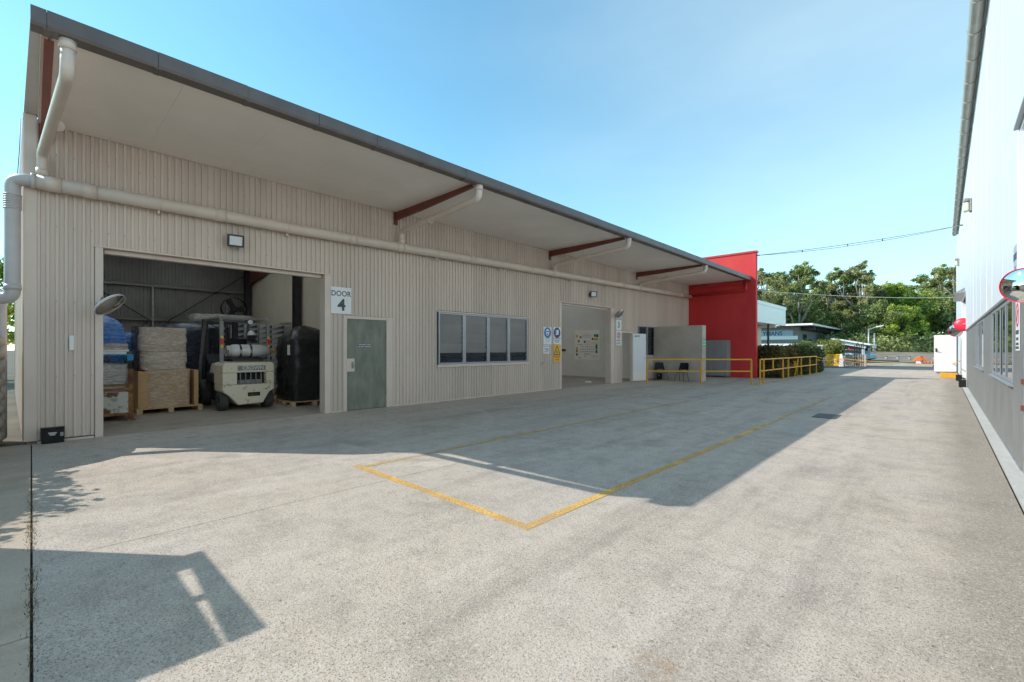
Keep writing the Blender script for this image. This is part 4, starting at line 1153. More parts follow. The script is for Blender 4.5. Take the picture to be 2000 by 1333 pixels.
c0 = crate((-15.6, 3.62, 1.42), 0.75, 0.74, 0.155)
first = True
for z0, n in ((0.14, 7), (1.42, 5)):
    for y in (3.62, 4.40, 5.18):
        for k in range(n):
            nth = ("bottom", "second from the bottom", "third from the bottom", "fourth from the bottom", "third from the top", "second from the top", "top")[k if k < 4 or n == 7 else k + 2]
            if n == 5: nth = ("bottom", "second from the bottom", "middle", "second from the top", "top")[k]
            lab = "grey plastic crate, %s of the %s %s stack behind the forklift" % (nth, "upper" if n == 5 else "lower", {3.62: "near left", 4.40: "middle", 5.18: "far right"}[y])
            if first:
                first = False; c0["label"] = lab; c0.location = (-15.6, y, z0); continue
            place_copy(c0, (-15.6 + random.uniform(-0.01, 0.01), y, z0 + k * 0.155), 0, lab)
first = None
for y in (3.62, 4.40, 5.18):
    for z in (0.0, 1.275):
        lab = "timber pallet %s the %s grey crate stack behind the forklift" % ("under" if z == 0 else "halfway up", {3.62: "near left", 4.40: "middle", 5.18: "far right"}[y])
        if first is None:
            first = pallet("pallet", lab, (-15.6, y, 0), 0.9, 0.76, z, M["timber"], "pallets under the grey crates")
        else:
            place_copy(first, (-15.6, y, z), 0, lab)
obj("wrapped_load", lumpy((-15.6, 3.9, 0), 0.8, 1.5, 2.2, 2.42, jit=0.03, seed=61), M["wrap_clear"], None, label="clear film bundle lying on top of the grey crates behind the forklift", cat="wrapped load")

# drum fan on a stand by the rear wall
fn = thing("fan", "round dark industrial fan on a stand against the rear steel wall", "fan", (-18.2, 4.9, 0))
obj("stand", MB().tube([(-18.2, 4.9, 0.02), (-18.2, 4.9, 2.45)], 0.03, 10).lathe([(0.001, 0.05), (0.3, 0.03), (0.3, 0.0)], (-18.2, 4.9, 0), n=20), M["dark"], fn)
obj("shroud", MB().lathe([(0.40, -0.1), (0.42, 0.0), (0.40, 0.1)], (-18.1, 4.9, 2.82), "X", 28), M["black"], fn)
gm_ = MB()
for r in (0.1, 0.2, 0.3, 0.39): gm_.tube([(-17.99, 4.9 + r * cos(a * pi / 12), 2.82 + r * sin(a * pi / 12)) for a in range(25)], 0.006, 5, False)
for k in range(12): gm_.bar((-17.99, 4.9, 2.82), (-17.99, 4.9 + 0.4 * cos(k * pi / 6), 2.82 + 0.4 * sin(k * pi / 6)), 0.006)
obj("guard", gm_, M["dark"], fn)
for k in range(3):
    a = k * 2 * pi / 3
    obj("blade", MB().obox((-18.1, 4.9 + 0.2 * cos(a), 2.82 + 0.2 * sin(a)), (0.02, 0.03 * sin(a), -0.03 * cos(a)), (0, 0.18 * cos(a), 0.18 * sin(a)), (0.004, -0.06 * sin(a), 0.06 * cos(a))), M["dark"], fn)

# black wrapped load
pallet("pallet", "orange timber pallet under the black wrapped load", (-12.18, 4.95, 0), 1.25, 1.15, 0.0, M["timber"])
obj("wrapped_load", lumpy((-12.18, 4.94, 0), 1.24, 1.08, 0.125, 1.66, jit=0.05, dome=0.36, taper=0.03, seed=71, n=11, nz=14), M["wrap_black"], None, label="tall black film wrapped load with a domed top right of the forklift", cat="wrapped load")
obj("paper_label", MB().box((-11.87, 4.385, 1.27), (-11.71, 4.391, 1.52)), M["soffit"], None, label="white paper label stuck on the black wrapped load", cat="label")

# ------------------------------------------------------------------ forklift (rear towards the yard)
fk = thing("forklift", "cream and grey gas forklift parked rear first in the open bay", "forklift", (-12.9, 3.5, 0))
RX = -11.74
yl, yr = 2.95, 4.04
cw = MB()
cw.prism([(yl, 0.875), (yl, 1.05), (yl + 0.05, 1.11), (yr - 0.05, 1.11), (yr, 1.05), (yr, 0.875)], lambda y, z: (RX, y, z), lambda y, z: (RX - 0.72, y, z))
cw.box((RX, yl, 0.602), (RX - 0.72, 3.245, 0.874)).box((RX, 3.855, 0.602), (RX - 0.72, yr, 0.874))
cw.prism([(yl, 0.60), (yr, 0.60), (yr, 0.47), (3.93, 0.40), (3.79, 0.15), (3.27, 0.13), (3.07, 0.36), (yl, 0.46)], lambda y, z: (RX, y, z), lambda y, z: (RX - 0.68, y, z))
cwo = obj("counterweight", cw, M["fork_cream"], fk, bevel=0.022, seg=3)
obj("grille_recess", MB().box((RX - 0.16, 3.246, 0.603), (RX - 0.2, 3.854, 0.873)), M["black"], cwo)
for k in range(5):
    y = 3.33 + k * 0.11
    obj("grille_bar", MB().box((RX - 0.11, y - 0.009, 0.604), (RX - 0.08, y + 0.009, 0.872)), M["fork_grey"], cwo)
obj("radiator_guard", MB().box((RX - 0.155, 3.3, 0.61), (RX - 0.115, 3.8, 0.70)), M["fork_grey"], cwo)
obj("tow_slot", MB().box((RX + 0.001, 3.46, 0.32), (RX + 0.004, 3.72, 0.41)), M["black"], cwo)
obj("tow_pin", MB().tube([(RX + 0.012, 3.5, 0.36), (RX + 0.012, 3.68, 0.36)], 0.012, 8), M["rust"], cwo)
nb = obj("name_band", MB().box((RX + 0.001, 3.25, 0.925), (RX + 0.006, 3.84, 1.03)), M["fork_grey"], cwo)
obj("lettering", T("CROWN", 0.105, 0.03, -0.002, 0.02, sx=1.12).frame(basis((RX + 0.0065, 3.545, 0.978), FR, FU)), M["lens"], fk)
scr = MB()
for k in range(24):
    y, z = random.choice([random.uniform(2.98, 3.2), random.uniform(3.8, 4.0)]), random.uniform(0.55, 0.75)
    scr.obox((RX + 0.001, y, z), (0.0008, 0, 0), (0, random.uniform(0.004, 0.018), 0.004), (0, 0.0, random.uniform(0.003, 0.008)))
obj("paint_chips", scr, M["rust"], cwo, kind="stuff")
obj("chassis", MB().box((RX - 0.73, 3.1, 0.2), (-14.0, 3.9, 0.62)).box((RX - 0.73, 2.99, 0.625), (-13.35, 4.0, 0.82)).box((-13.36, 3.0, 0.45), (-13.95, 3.99, 0.624)), M["dark"], fk, bevel=0.02)
obj("engine_cover", MB().prism([(RX - 0.725, 0.83), (RX - 0.725, 1.12), (-13.1, 1.06), (-13.3, 0.83)], lambda x, z: (x, 3.05, z), lambda x, z: (x, 3.95, z)), M["fork_cream"], fk, bevel=0.02)
seat = obj("seat", MB().box((-13.15, 3.27, 1.08), (-12.72, 3.73, 1.2)), M["black"], fk, bevel=0.04)
obj("seat_back", MB().obox((-12.74, 3.5, 1.42), (0.05, 0, 0.012), (0, 0.22, 0), (0.03, 0, 0.26)), M["black"], fk, bevel=0.04)


def wheel(c, r, w, side):
    o = obj("wheel", MB().lathe([(r * 0.55, -w / 2), (r * 0.92, -w / 2), (r, -w * 0.36), (r, w * 0.36), (r * 0.92, w / 2), (r * 0.55, w / 2), (r * 0.55, -w / 2)], c, "Y", 30), M["rubber"], fk)
    obj("rim", MB().lathe([(0.001, -w * 0.30), (r * 0.54, -w * 0.34), (r * 0.545, w * 0.34), (0.001, w * 0.30)], c, "Y", 20), M["fork_grey"], o)
    obj("hub", MB().lathe([(0.001, -w * 0.5), (r * 0.2, -w * 0.48), (r * 0.22, w * 0.48), (0.001, w * 0.5)], c, "Y", 14), M["dark"], o)


for y in (3.02, 3.97):
    wheel((-12.06, y, 0.225), 0.225, 0.185, 0)
for y in (3.02, 3.99):
    wheel((-13.66, y, 0.325), 0.325, 0.24, 0)
# overhead guard
og = MB()
for y in (3.0, 3.99):
    og.bar((-12.02, y, 1.105), (-12.04, y, 2.06), 0.075, 0.06)
    og.tube([(-12.04, y, 2.05), (-12.09, y, 2.12), (-12.16, y, 2.15), (-13.30, y, 2.15), (-13.42, y, 2.12), (-13.50, y, 2.03), (-13.92, y, 1.0), (-13.94, y, 0.62)], 0.036, 8)
og.bar((-12.12, 3.0, 2.14), (-12.12, 3.99, 2.14), 0.07, 0.05).bar((-13.36, 3.0, 2.14), (-13.36, 3.99, 2.14), 0.07, 0.05)
ogo = obj("overhead_guard", og, M["fork_grey"], fk)
for k in range(6):
    x = -12.32 - k * 0.18
    obj("guard_bar", MB().bar((x, 3.03, 2.16), (x, 3.96, 2.16), 0.035, 0.025), M["fork_grey"], ogo)
for y in (3.0, 3.99):
    obj("reflector", MB().box((-11.985, y - 0.028, 1.52), (-11.978, y + 0.028, 1.66)), M["reflect_red"], ogo)
    obj("reflector", MB().box((-11.985, y - 0.028, 1.663), (-11.978, y + 0.028, 1.72)), M["reflect_yellow"], ogo)
    obj("reflector", MB().box((-11.985, y - 0.028, 1.45), (-11.978, y + 0.028, 1.517)), M["reflect_yellow"], ogo)
obj("work_lamp", MB().lathe([(0.001, -0.06), (0.05, -0.05), (0.075, 0.02), (0.06, 0.03), (0.001, 0.035)], (-12.05, 3.6, 2.06), "X", 18), M["dark"], fk)
obj("lamp_lens", MB().lathe([(0.058, 0.031), (0.04, 0.04), (0.001, 0.043)], (-12.05, 3.6, 2.06), "X", 18), M["lens"], fk)
obj("lamp_bracket", MB().box((-12.1, 3.5, 2.05), (-12.08, 3.72, 2.11)), M["dark"], fk)
obj("seat_headrest", MB().box((-12.4, 3.63, 1.6), (-12.3, 3.81, 1.755)), M["black"], fk, bevel=0.03)
obj("helmet", MB().lathe([(0.085, 0.0), (0.085, 0.04), (0.065, 0.08), (0.03, 0.1), (0.001, 0.104)], (-12.35, 3.72, 1.76), n=20), M["lens"], fk)
obj("side_mirror", MB().obox((-13.35, 3.12, 1.85), (0.02, 0, 0), (0, 0.07, 0), (0, 0, 0.1)), M["black"], fk, bevel=0.02)
# gas bottle and cradle
gx, gz = -12.02, 1.375
gb = obj("gas_bottle", MB().lathe([(0.001, 3.13), (0.06, 3.13), (0.10, 3.14), (0.145, 3.2), (0.152, 3.26), (0.152, 3.76), (0.14, 3.83), (0.12, 3.86), (0.12, 3.98), (0.105, 3.98), (0.105, 3.88), (0.001, 3.88)], (gx, 0, gz), "Y", 28), M["lpg"], fk)
obj("foot_ring", MB().lathe([(0.115, 3.08), (0.12, 3.08), (0.125, 3.16), (0.11, 3.16), (0.115, 3.08)], (gx, 0, gz), "Y", 24), M["lpg"], gb)
for y in (3.36, 3.58):
    obj("strap", MB().lathe([(0.154, y - 0.022), (0.157, y - 0.022), (0.157, y + 0.022), (0.154, y + 0.022)], (gx, 0, gz), "Y", 28), M["dark"], gb)
    obj("buckle", MB().box((gx + 0.15, y - 0.026, gz - 0.05), (gx + 0.168, y + 0.026, gz + 0.03)), M["galv"], gb)
obj("bottle_cradle", MB().tube([(gx + 0.14, 3.1, gz + 0.02), (gx + 0.16, 3.08, gz - 0.15), (gx + 0.16, 3.95, gz - 0.17)], 0.014, 8).box((gx - 0.15, 3.1, gz - 0.185), (gx + 0.14, 3.96, gz - 0.16)).box((gx - 0.1, 3.2, 1.13), (gx + 0.1, 3.85, gz - 0.187)), M["dark"], fk)
obj("gas_hose", MB().tube([(gx, 3.9, gz + 0.02), (gx + 0.02, 4.02, gz + 0.08), (gx - 0.05, 4.06, gz - 0.1), (gx - 0.15, 4.0, gz - 0.24)], 0.013, 8), M["black"], fk)
# mast
for y in (3.14, 3.84):
    obj("mast_rail", MB().box((-14.18, y - 0.06, 0.08), (-14.04, y + 0.06, 2.2)), M["dark"], fk)
obj("lift_ram", MB().tube([(-14.0, 3.38, 0.3), (-14.0, 3.38, 2.0)], 0.045, 12).tube([(-14.0, 3.62, 0.3), (-14.0, 3.62, 2.0)], 0.045, 12), M["black"], fk)
obj("mast_tie", MB().box((-14.17, 3.21, 2.08), (-14.08, 3.77, 2.18)).box((-14.17, 3.21, 1.1), (-14.08, 3.77, 1.2)), M["dark"], fk)
obj("carriage", MB().box((-14.26, 3.0, 0.15), (-14.2, 3.98, 0.25)).box((-14.26, 3.0, 0.5), (-14.2, 3.98, 0.6)), M["dark"], fk)
for y in (3.2, 3.7):
    obj("fork", MB().box((-14.32, y, 0.06), (-14.27, y + 0.1, 0.62)).box((-15.1, y, 0.06), (-14.321, y + 0.1, 0.1)), M["dark"], fk)
for k in range(5):
    obj("backrest_bar", MB().box((-14.27, 3.08 + k * 0.2, 0.62), (-14.24, 3.12 + k * 0.2, 1.75)), M["black"], fk)
obj("dash_console", MB().prism([(-13.9, 0.63), (-13.55, 0.63), (-13.6, 1.05), (-13.9, 1.3)], lambda x, z: (x, 3.1, z), lambda x, z: (x, 3.9, z)), M["black"], fk, bevel=0.02)
obj("steering_wheel", MB().tube([(-13.3 + 0.13 * sin(a * pi / 8) * 0.5, 3.5 + 0.16 * cos(a * pi / 8), 1.36 + 0.13 * sin(a * pi / 8)) for a in range(17)], 0.014, 8).tube([(-13.3, 3.5, 1.36), (-13.55, 3.5, 1.0)], 0.025, 8), M["black"], fk)

# ------------------------------------------------------------------ chairs and railings
def chair(label, c, rz):
    t = thing("chair", label, "chair", (c[0], c[1], 0), rz, "black chairs by the screen wall")
    # faces -Y in local space
    sh = MB()
    nu, nv = 8, 10
    vs = []
    for j in range(nv + 1):
        v = j / nv
        if v < 0.5:
            q = v / 0.5
            y, z = -0.22 + 0.40 * q, 0.45 - 0.025 * sin(pi * q)
            hw = 0.205 + 0.015 * q
        else:
            q = (v - 0.5) / 0.5
            y, z = 0.18 + 0.11 * q + 0.02 * sin(pi * q), 0.45 + 0.36 * q
            hw = 0.22 - 0.03 * q * q
        for i in range(nu + 1):
            u = -1 + 2 * i / nu
            vs.append((u * hw, y - 0.05 * u * u * (v > 0.5), z + 0.03 * u * u * (v <= 0.5)))
    N = nu + 1
    top = [(j * N + i, j * N + i + 1, (j + 1) * N + i + 1, (j + 1) * N + i) for j in range(nv) for i in range(nu)]
    sh.add(vs, [f for f in top if not (f[0] // N == 5 and 1 <= f[0] % N <= nu - 2)], True)
    s = obj("seat_shell", sh, M["black"], t, local=True)
    md = s.modifiers.new("thick", "SOLIDIFY"); md.thickness = 0.012
    for sx in (-1, 1):
        obj("leg", MB().tube([(sx * 0.17, -0.1, 0.44), (sx * 0.22, -0.25, 0.0)], 0.011, 8), M["dark"], t, local=True)
        obj("leg", MB().tube([(sx * 0.17, 0.1, 0.44), (sx * 0.22, 0.24, 0.0)], 0.011, 8), M["dark"], t, local=True)
        obj("seat_rail", MB().tube([(sx * 0.17, -0.1, 0.43), (sx * 0.17, 0.1, 0.43)], 0.011, 8), M["dark"], t, local=True)
    return t


ch = chair("black plastic chair nearest the open white door, turned sideways", (-9.27, 19.62), radians(48))
place_copy(ch, (-8.35, 19.66, 0), radians(-6), "black plastic chair on the right, facing the yard by the screen wall's end")
bn = obj("bag", MB().box((-9.62, 19.85, 0.02), (-9.42, 20.05, 0.3)), M["black"], None, bevel=0.03, label="small black bag on the ground behind the left chair", cat="bag")
obj("tag", MB().lathe([(0.001, 0.004), (0.03, 0.0)], (0, 0, 0), "Z", 12).frame(basis((-9.5, 19.845, 0.22), (1, 0, 0), (0, 0, 1))), M["white"], bn)


def railing(label, pts, posts, extra=None, zt=1.0, zm=0.53, group=None):
    c = pts[0]
    t = thing("railing", label, "railing", (c[0], c[1], 0), 0, group)
    for i in range(len(pts) - 1):
        a, b = pts[i], pts[i + 1]
        obj("top_rail", MB().bar((*a, zt), (*b, zt), 0.05), M["yellow"], t)
        d = (Vector(b) - Vector(a)).normalized() * 0.026
        obj("mid_rail", MB().bar((a[0] + d.x, a[1] + d.y, zm), (b[0] - d.x, b[1] - d.y, zm), 0.045), M["yellow"], t)
    for p in posts:
        o = obj("post", MB().box((p[0] - 0.026, p[1] - 0.026, 0.0), (p[0] + 0.026, p[1] + 0.026, zt - 0.026)), M["yellow"], t)
        obj("foot_plate", MB().box((p[0] - 0.07, p[1] - 0.07, 0.001), (p[0] + 0.07, p[1] + 0.07, 0.009)), M["yellow"], o)
    return t


railing("yellow square tube railing in front of the chairs", [(-8.70, 17.14), (-7.05, 18.45), (-5.57, 19.82)], [(-8.70, 17.14), (-7.05, 18.45), (-5.57, 19.82)])
railing("short yellow railing just past the red wall, nearest the yard", [(-5.34, 20.15), (-5.34, 20.55)], [(-5.34, 20.15)])
ra = railing("yellow railing with a stub upright along the first hedge", [(-5.33, 20.6), (-5.33, 23.7)], [(-5.33, 20.6), (-5.33, 23.7)])
obj("stub", MB().box((-5.352, 22.0, 0.56), (-5.308, 22.05, 0.97)), M["yellow"], ra)
railing("long yellow railing along the second hedge, farthest from the camera", [(-5.33, 23.85), (-5.33, 31.3)], [(-5.33, 24.7), (-5.33, 27.4), (-5.33, 29.5), (-5.33, 31.27)])
fs = thing("folding_stand", "yellow folding A frame stand between the railing and the hedge", "stand", (-5.65, 27.2, 0))
for x0, x1 in ((-5.95, -5.82), (-5.55, -5.4)):
    obj("leg", MB().bar((x0, 27.0, 0), (x1 - 0.03, 27.2, 0.95), 0.04), M["yellow"], fs)
    obj("leg", MB().bar((x0, 27.5, 0), (x1 - 0.03, 27.24, 0.95), 0.04), M["yellow"], fs)
obj("panel", MB().box((-5.8, 27.11, 0.45), (-5.5, 27.13, 0.8)), M["sign_yellow"], fs)
# ------------------------------------------------------------------ white building on the right
R = 0.66
hall = thing("hall", "tall white clad building with a grey panelled base close on the right", "industrial building", (R, 20, 0))
GT = 2.12
# lower grey panels between windows; each panel its own piece
def panel(y0, y1, z0, z1, mat, name="base_panel", th=0.08, x=R):
    return obj(name, MB().box((x, y0, z0), (x + th, y1, z1)), mat, hall, bevel=0.003)


panel(7.86, 8.70, 0.03, GT, M["grey_panel"]); panel(12.24, 13.18, 0.03, GT, M["grey_panel"])
panel(8.706, 12.234, 0.03, 0.955, M["grey_panel"])
panel(13.186, 14.6, 0.03, GT, M["grey_panel"]); panel(14.606, 17.8, 0.03, 0.955, M["grey_panel"]); panel(17.806, 21.4, 0.03, GT, M["grey_panel"]); panel(21.406, 24.9, 0.03, GT, M["grey_panel"])
panel(-14, 6.3, 0.03, GT, M["grey_panel"])
obj("base_flashing", MB().box((R - 0.012, 7.86, 0.012), (R + 0.08, 24.9, 0.03)), M["galv"], hall)
obj("panel_head_flashing", MB().box((R - 0.03, 7.86, GT + 0.002), (R + 0.07, 24.95, GT + 0.045)), M["galv"], hall, bevel=0.004)
obj("wall_core", MB().box((R + 0.085, -14, 0.0), (R + 0.25, 6.3, 8.2)).box((R + 0.085, 7.9, 0.0), (R + 0.25, 8.7, 8.2)).box((R + 0.085, 12.24, 0), (R + 0.25, 14.6, 8.2)).box((R + 0.085, 17.8, 0), (R + 0.25, 24.9, 8.2)).box((R + 0.251, -14, 0.0), (R + 0.3, 43, 8.2)), M["grey_conc"], hall)
# white upper panels
ys = [-14, -9, -4.5, 0.0, 3.2, 6.28]
for a, b in zip(ys[:-1], ys[1:]):
    panel(a, b - 0.012, GT + 0.05, 8.28, M["white_clad"], "wall_panel", 0.075, R - 0.015)
panel(6.28, 7.96, 3.92, 8.28, M["white_clad"], "wall_panel", 0.075, R - 0.015)
for a, b in ((7.97, 13.36), (13.375, 19.0), (19.015, 24.92)):
    panel(a, b, GT + 0.05, 8.28, M["white_clad"], "wall_panel", 0.075, R - 0.015)
    k = 1
    while a + k * 1.0 < b - 0.2:
        if k % 2 == 0:
            obj("panel_rib", MB().box((R - 0.019, a + k - 0.012, GT + 0.06), (R - 0.0152, a + k + 0.012, 8.27)), M["white_clad"], hall)
        k += 1
for y in (13.367, 19.007):
    obj("joint_cover", MB().box((R - 0.022, y - 0.02, GT + 0.05), (R - 0.0155, y + 0.02, 8.27)), M["white"], hall)
# far part, past the recess
panel(31.6, 43.0, 0.02, 8.28, M["white_clad"], "wall_panel", 0.075, R - 0.015)
panel(24.94, 31.59, 3.75, 8.28, M["white_clad"], "wall_panel", 0.075, R - 0.015)
obj("recess_wall", MB().box((R + 0.55, 24.95, 0.0), (R + 0.6, 31.6, 3.8)), M["white_wall"], hall)
obj("recess_sheet", MB().box((R + 0.50, 25.0, 0.2), (R + 0.545, 31.5, 1.75)), M["galv"], hall)
obj("recess_jamb", MB().box((R + 0.0, 31.45, 0.0), (R + 0.54, 31.595, 3.745)), M["white"], hall)
obj("panel_edge_trim", MB().box((R - 0.02, 24.925, 0.02), (R + 0.3, 24.945, 3.745)), M["white"], hall)
# big doorway with jamb, track and brackets
obj("door_jamb", MB().box((R - 0.04, 7.74, 2.13), (R + 0.25, 7.855, 3.9)), M["white"], hall, bevel=0.006)
obj("door_jamb", MB().box((R - 0.0, 7.742, 0.0), (R + 0.25, 7.853, 2.128)), M["grey_panel"], hall)
obj("door_jamb", MB().box((R - 0.04, 6.302, 0.0), (R + 0.25, 6.36, 3.9)), M["white"], hall, bevel=0.006)
obj("door_track", MB().box((R + 0.0, 7.66, 0.0), (R + 0.1, 7.738, 2.0)), M["galv"], hall)
for z in (0.72, 1.02):
    obj("track_bracket", MB().box((R - 0.02, 7.68, z), (R - 0.002, 7.735, z + 0.06)), M["oxide"], hall)
dl = MB()
for k in range(40):
    z = 0.02 + k * 0.096
    dl.box((R + 0.14, 6.362, z), (R + 0.16, 7.735, z + 0.09))
obj("roller_door", dl, M["galv"], hall)


def awning(y0, y1, z, d=0.30):
    m = MB()
    m.prism([(R - 0.016, z + d * 0.7), (R - 0.016, z), (R - d, z), (R - d, z + 0.03)], lambda x, zz: (x, y0, zz), lambda x, zz: (x, y1, zz))
    return obj("awning", m, M["galv"], hall)


awning(6.2, 7.93, 3.98, 0.06)
awning(26.2, 30.9, 3.72)


def slider(y0, y1, z0, z1, bays):
    m = MB()
    m.box((R - 0.008, y0, z0), (R + 0.08, y0 + 0.05, z1)).box((R - 0.008, y1 - 0.05, z0), (R + 0.08, y1, z1)).box((R - 0.008, y0 + 0.051, z1 - 0.05), (R + 0.08, y1 - 0.051, z1)).box((R - 0.008, y0 + 0.051, z0), (R + 0.08, y1 - 0.051, z0 + 0.05))
    f = obj("window", m, M["alu"], hall, bevel=0.004)
    obj("window_sill", MB().prism([(R - 0.05, z0 - 0.03), (R - 0.05, z0 - 0.012), (R + 0.05, z0 - 0.002), (R + 0.05, z0 - 0.06)], lambda x, z: (x, y0 - 0.02, z), lambda x, z: (x, y1 + 0.02, z)), M["alu"], f)
    n = bays
    for k in range(n):
        a = y0 + 0.052 + k * (y1 - y0 - 0.104) / n
        b = y0 + 0.052 + (k + 1) * (y1 - y0 - 0.104) / n
        obj("pane", MB().box((R + 0.001 + 0.003 * (k % 2), a + 0.002, z0 + 0.052), (R + 0.006 + 0.003 * (k % 2), b - 0.002, z1 - 0.052)), M["glass"], f)
        if k:
            obj("mullion", MB().box((R - 0.012, a - 0.03, z0 + 0.052), (R - 0.0005, a + 0.03, z1 - 0.052)), M["alu"], f)
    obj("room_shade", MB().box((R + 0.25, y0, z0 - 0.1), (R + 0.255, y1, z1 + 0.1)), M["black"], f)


slider(8.74, 12.2, 0.97, 2.10, 4)
slider(14.65, 17.76, 0.97, 2.10, 4)

# gutter: half round with straps, fascia behind it
gz = 8.3
gx = 0.50
pf = []
for k in range(13):
    a = pi * k / 12
    pf.append((gx - 0.115 * cos(a), gz - 0.13 * sin(a)))
for k in range(13):
    a = pi * (12 - k) / 12
    pf.append((gx - 0.108 * cos(a), gz + 0.002 - 0.123 * sin(a)))
gseg = [-14, -6, 2, 8.5, 13.5, 18.5, 23.5, 28.5, 33.5, 38.0]
for a, b in zip(gseg[:-1], gseg[1:]):
    g = obj("gutter", MB().prism(pf, lambda x, z: (x, a, z), lambda x, z: (x, b - 0.004, z)), M["gutter"], hall)
    for p in g.data.polygons: p.use_smooth = False
    if b > 3:
        y = max(a, 6.0) + 0.4
        while y < b - 0.1:
            st_ = [(gx - 0.119 * cos(pi * k / 10), y, gz - 0.134 * sin(pi * k / 10)) for k in range(11)]
            m = MB()
            for p, q in zip(st_[:-1], st_[1:]): m.bar(p, q, 0.03, 0.006, up=(0, 1, 0))
            obj("gutter_strap", m, M["gutter"], g)
            y += 1.25
obj("gutter_fascia", MB().box((R - 0.03, -14, 8.29), (R + 0.2, 38.0, 8.42)), M["galv"], hall)
obj("roof", MB().add([(gx - 0.05, -14, 8.44), (gx - 0.05, 38.0, 8.44), (12, 38.0, 9.6), (12, -14, 9.6), (gx - 0.05, -14, 8.47), (gx - 0.05, 38.0, 8.47), (12, 38.0, 9.63), (12, -14, 9.63)], [(0, 1, 2, 3), (7, 6, 5, 4), (0, 4, 5, 1), (1, 5, 6, 2), (3, 7, 4, 0), (2, 6, 7, 3)]), M["galv"], hall)
obj("far_gable", MB().box((R + 0.31, 42.9, 0), (12, 43.0, 8.2)), M["white_clad"], hall)
# lobster-back pipe running off the gutter overhead
obj("gutter_outlet", MB().tube([(gx - 0.01, 9.2, gz - 0.06), (gx, 8.9, gz - 0.10), (gx + 0.02, 8.6, gz - 0.22), (gx + 0.03, 8.0, gz - 0.42), (gx + 0.03, 7.0, gz - 0.75)], 0.10, 18), M["gutter"], hall)
for k in range(6):
    obj("pipe_ring", MB().tube([(gx + 0.03, 8.3 - k * 0.16, gz - 0.325 - k * 0.053), (gx + 0.03, 8.26 - k * 0.16, gz - 0.34 - k * 0.053)], 0.108, 18), M["gutter"], hall)
for i, y in enumerate((19.9, 34.8)):
    t = thing("bulkhead_lamp", ("bulkhead lamp with a cream lens high on the white wall, the larger near one", "bulkhead lamp with a cream lens high on the white wall, the smaller far one")[i], "wall lamp", (R - 0.015, y, 5.85 + 0.3 * i))
    z = 5.85 + 0.3 * i
    obj("base", MB().box((R - 0.07, y - 0.14, z - 0.2), (R - 0.016, y + 0.14, z + 0.2)), M["fork_grey"], t, bevel=0.02)
    obj("hood", MB().box((R - 0.20, y - 0.14, z + 0.10), (R - 0.071, y + 0.14, z + 0.22)), M["fork_grey"], t, bevel=0.03)
    obj("lens", MB().box((R - 0.2, y - 0.125, z - 0.19), (R - 0.071, y + 0.125, z + 0.098)), M["lens_cream"], t, bevel=0.05, seg=3)

BR = (0, -1, 0)
sign("hall_sign", "narrow pale blue grey sign on the white wall above the large mirror", (R - 0.017, 8.24, 2.42), BR, FU, 0.36, 0.52, pbr("sign_pale_blue", (0.42, 0.46, 0.58), 0.4),
     [("lettering", T("DOOR", 0.12, 0, 0.12, 0.02).merge(T("1", 0.26, 0, -0.1, 0.03)), M["sign_navy"])])
sign("no_entry_sign", "white no pedestrian entry sign on the grey panel under the large mirror", (R - 0.003, 8.20, 1.70), BR, FU, 0.38, 0.60, M["sign_white"],
     [("red_ring", ring_mb(0, 0.13, 0.11, 0.145).merge(MB().obox((0, 0.13, 0.0022), (0.07, 0.07, 0), (0.012, -0.012, 0), (0, 0, 0.0008))), M["sign_red"]),
      ("lettering", T("NO ENTRY", 0.07, 0, -0.08, 0.02, sx=0.85).merge(T("KEEP OUT", 0.05, 0, -0.16, 0.02)).merge(T("AUTHORISED", 0.042, 0, -0.22, 0.02)).merge(T("PERSONS ONLY", 0.042, 0, -0.265, 0.02)), M["sign_dark"])])
mirror("convex_mirror", "large clean convex mirror with a red rim at the right edge of the picture", (0.478, 5.62, 1.945), (-0.42, -1.0, -0.02), 0.142, (0.66, 6.0, 1.96), M["mirror"], M["safety_red"], M["safety_red"])
mirror("convex_mirror", "far red backed convex mirror above the open white door, turned away", (0.56, 25.0, 2.37), (0.1, 1.0, -0.1), 0.26, (0.66, 24.8, 2.4), M["mirror"], M["safety_red"], M["safety_red"])
mirror("convex_mirror", "far small convex mirror facing the yard, below the red backed one", (0.36, 25.6, 2.16), (-0.55, -1.0, -0.05), 0.25, (0.66, 25.3, 2.2), M["mirror"], M["safety_red"], M["safety_red"])

# white door standing open, yellow step, bait stations, drain
wdoor = thing("open_door", "white door with a black lock standing open across the end of the right wall", "door", (0.5, 31.5, 0.25))
Y_ = 23.4 * 1.42 / 1.42
obj("leaf", MB().box((-0.33, 31.4, 0.30), (0.48, 31.45, 2.12)), M["white"], wdoor, bevel=0.004)
obj("edge_strip", MB().box((0.485, 31.395, 0.28), (0.53, 31.447, 2.13)), M["dark"], wdoor)
obj("lock", MB().box((-0.28, 31.37, 1.28), (-0.23, 31.398, 1.46)).tube([(-0.255, 31.37, 1.32), (-0.255, 31.33, 1.32), (-0.13, 31.33, 1.32)], 0.014, 8), M["black"], wdoor)
obj("door_sill", MB().box((-0.3, 31.5, 0.0), (0.53, 32.0, 0.26)), M["kerb"], None, label="grey concrete sill block under the open white door", cat="step")
obj("yellow_step", MB().box((-0.11, 30.9, 0.0), (0.5, 31.3, 0.24)), M["yellow"], None, bevel=0.01, label="yellow painted step below the open white door", cat="step")
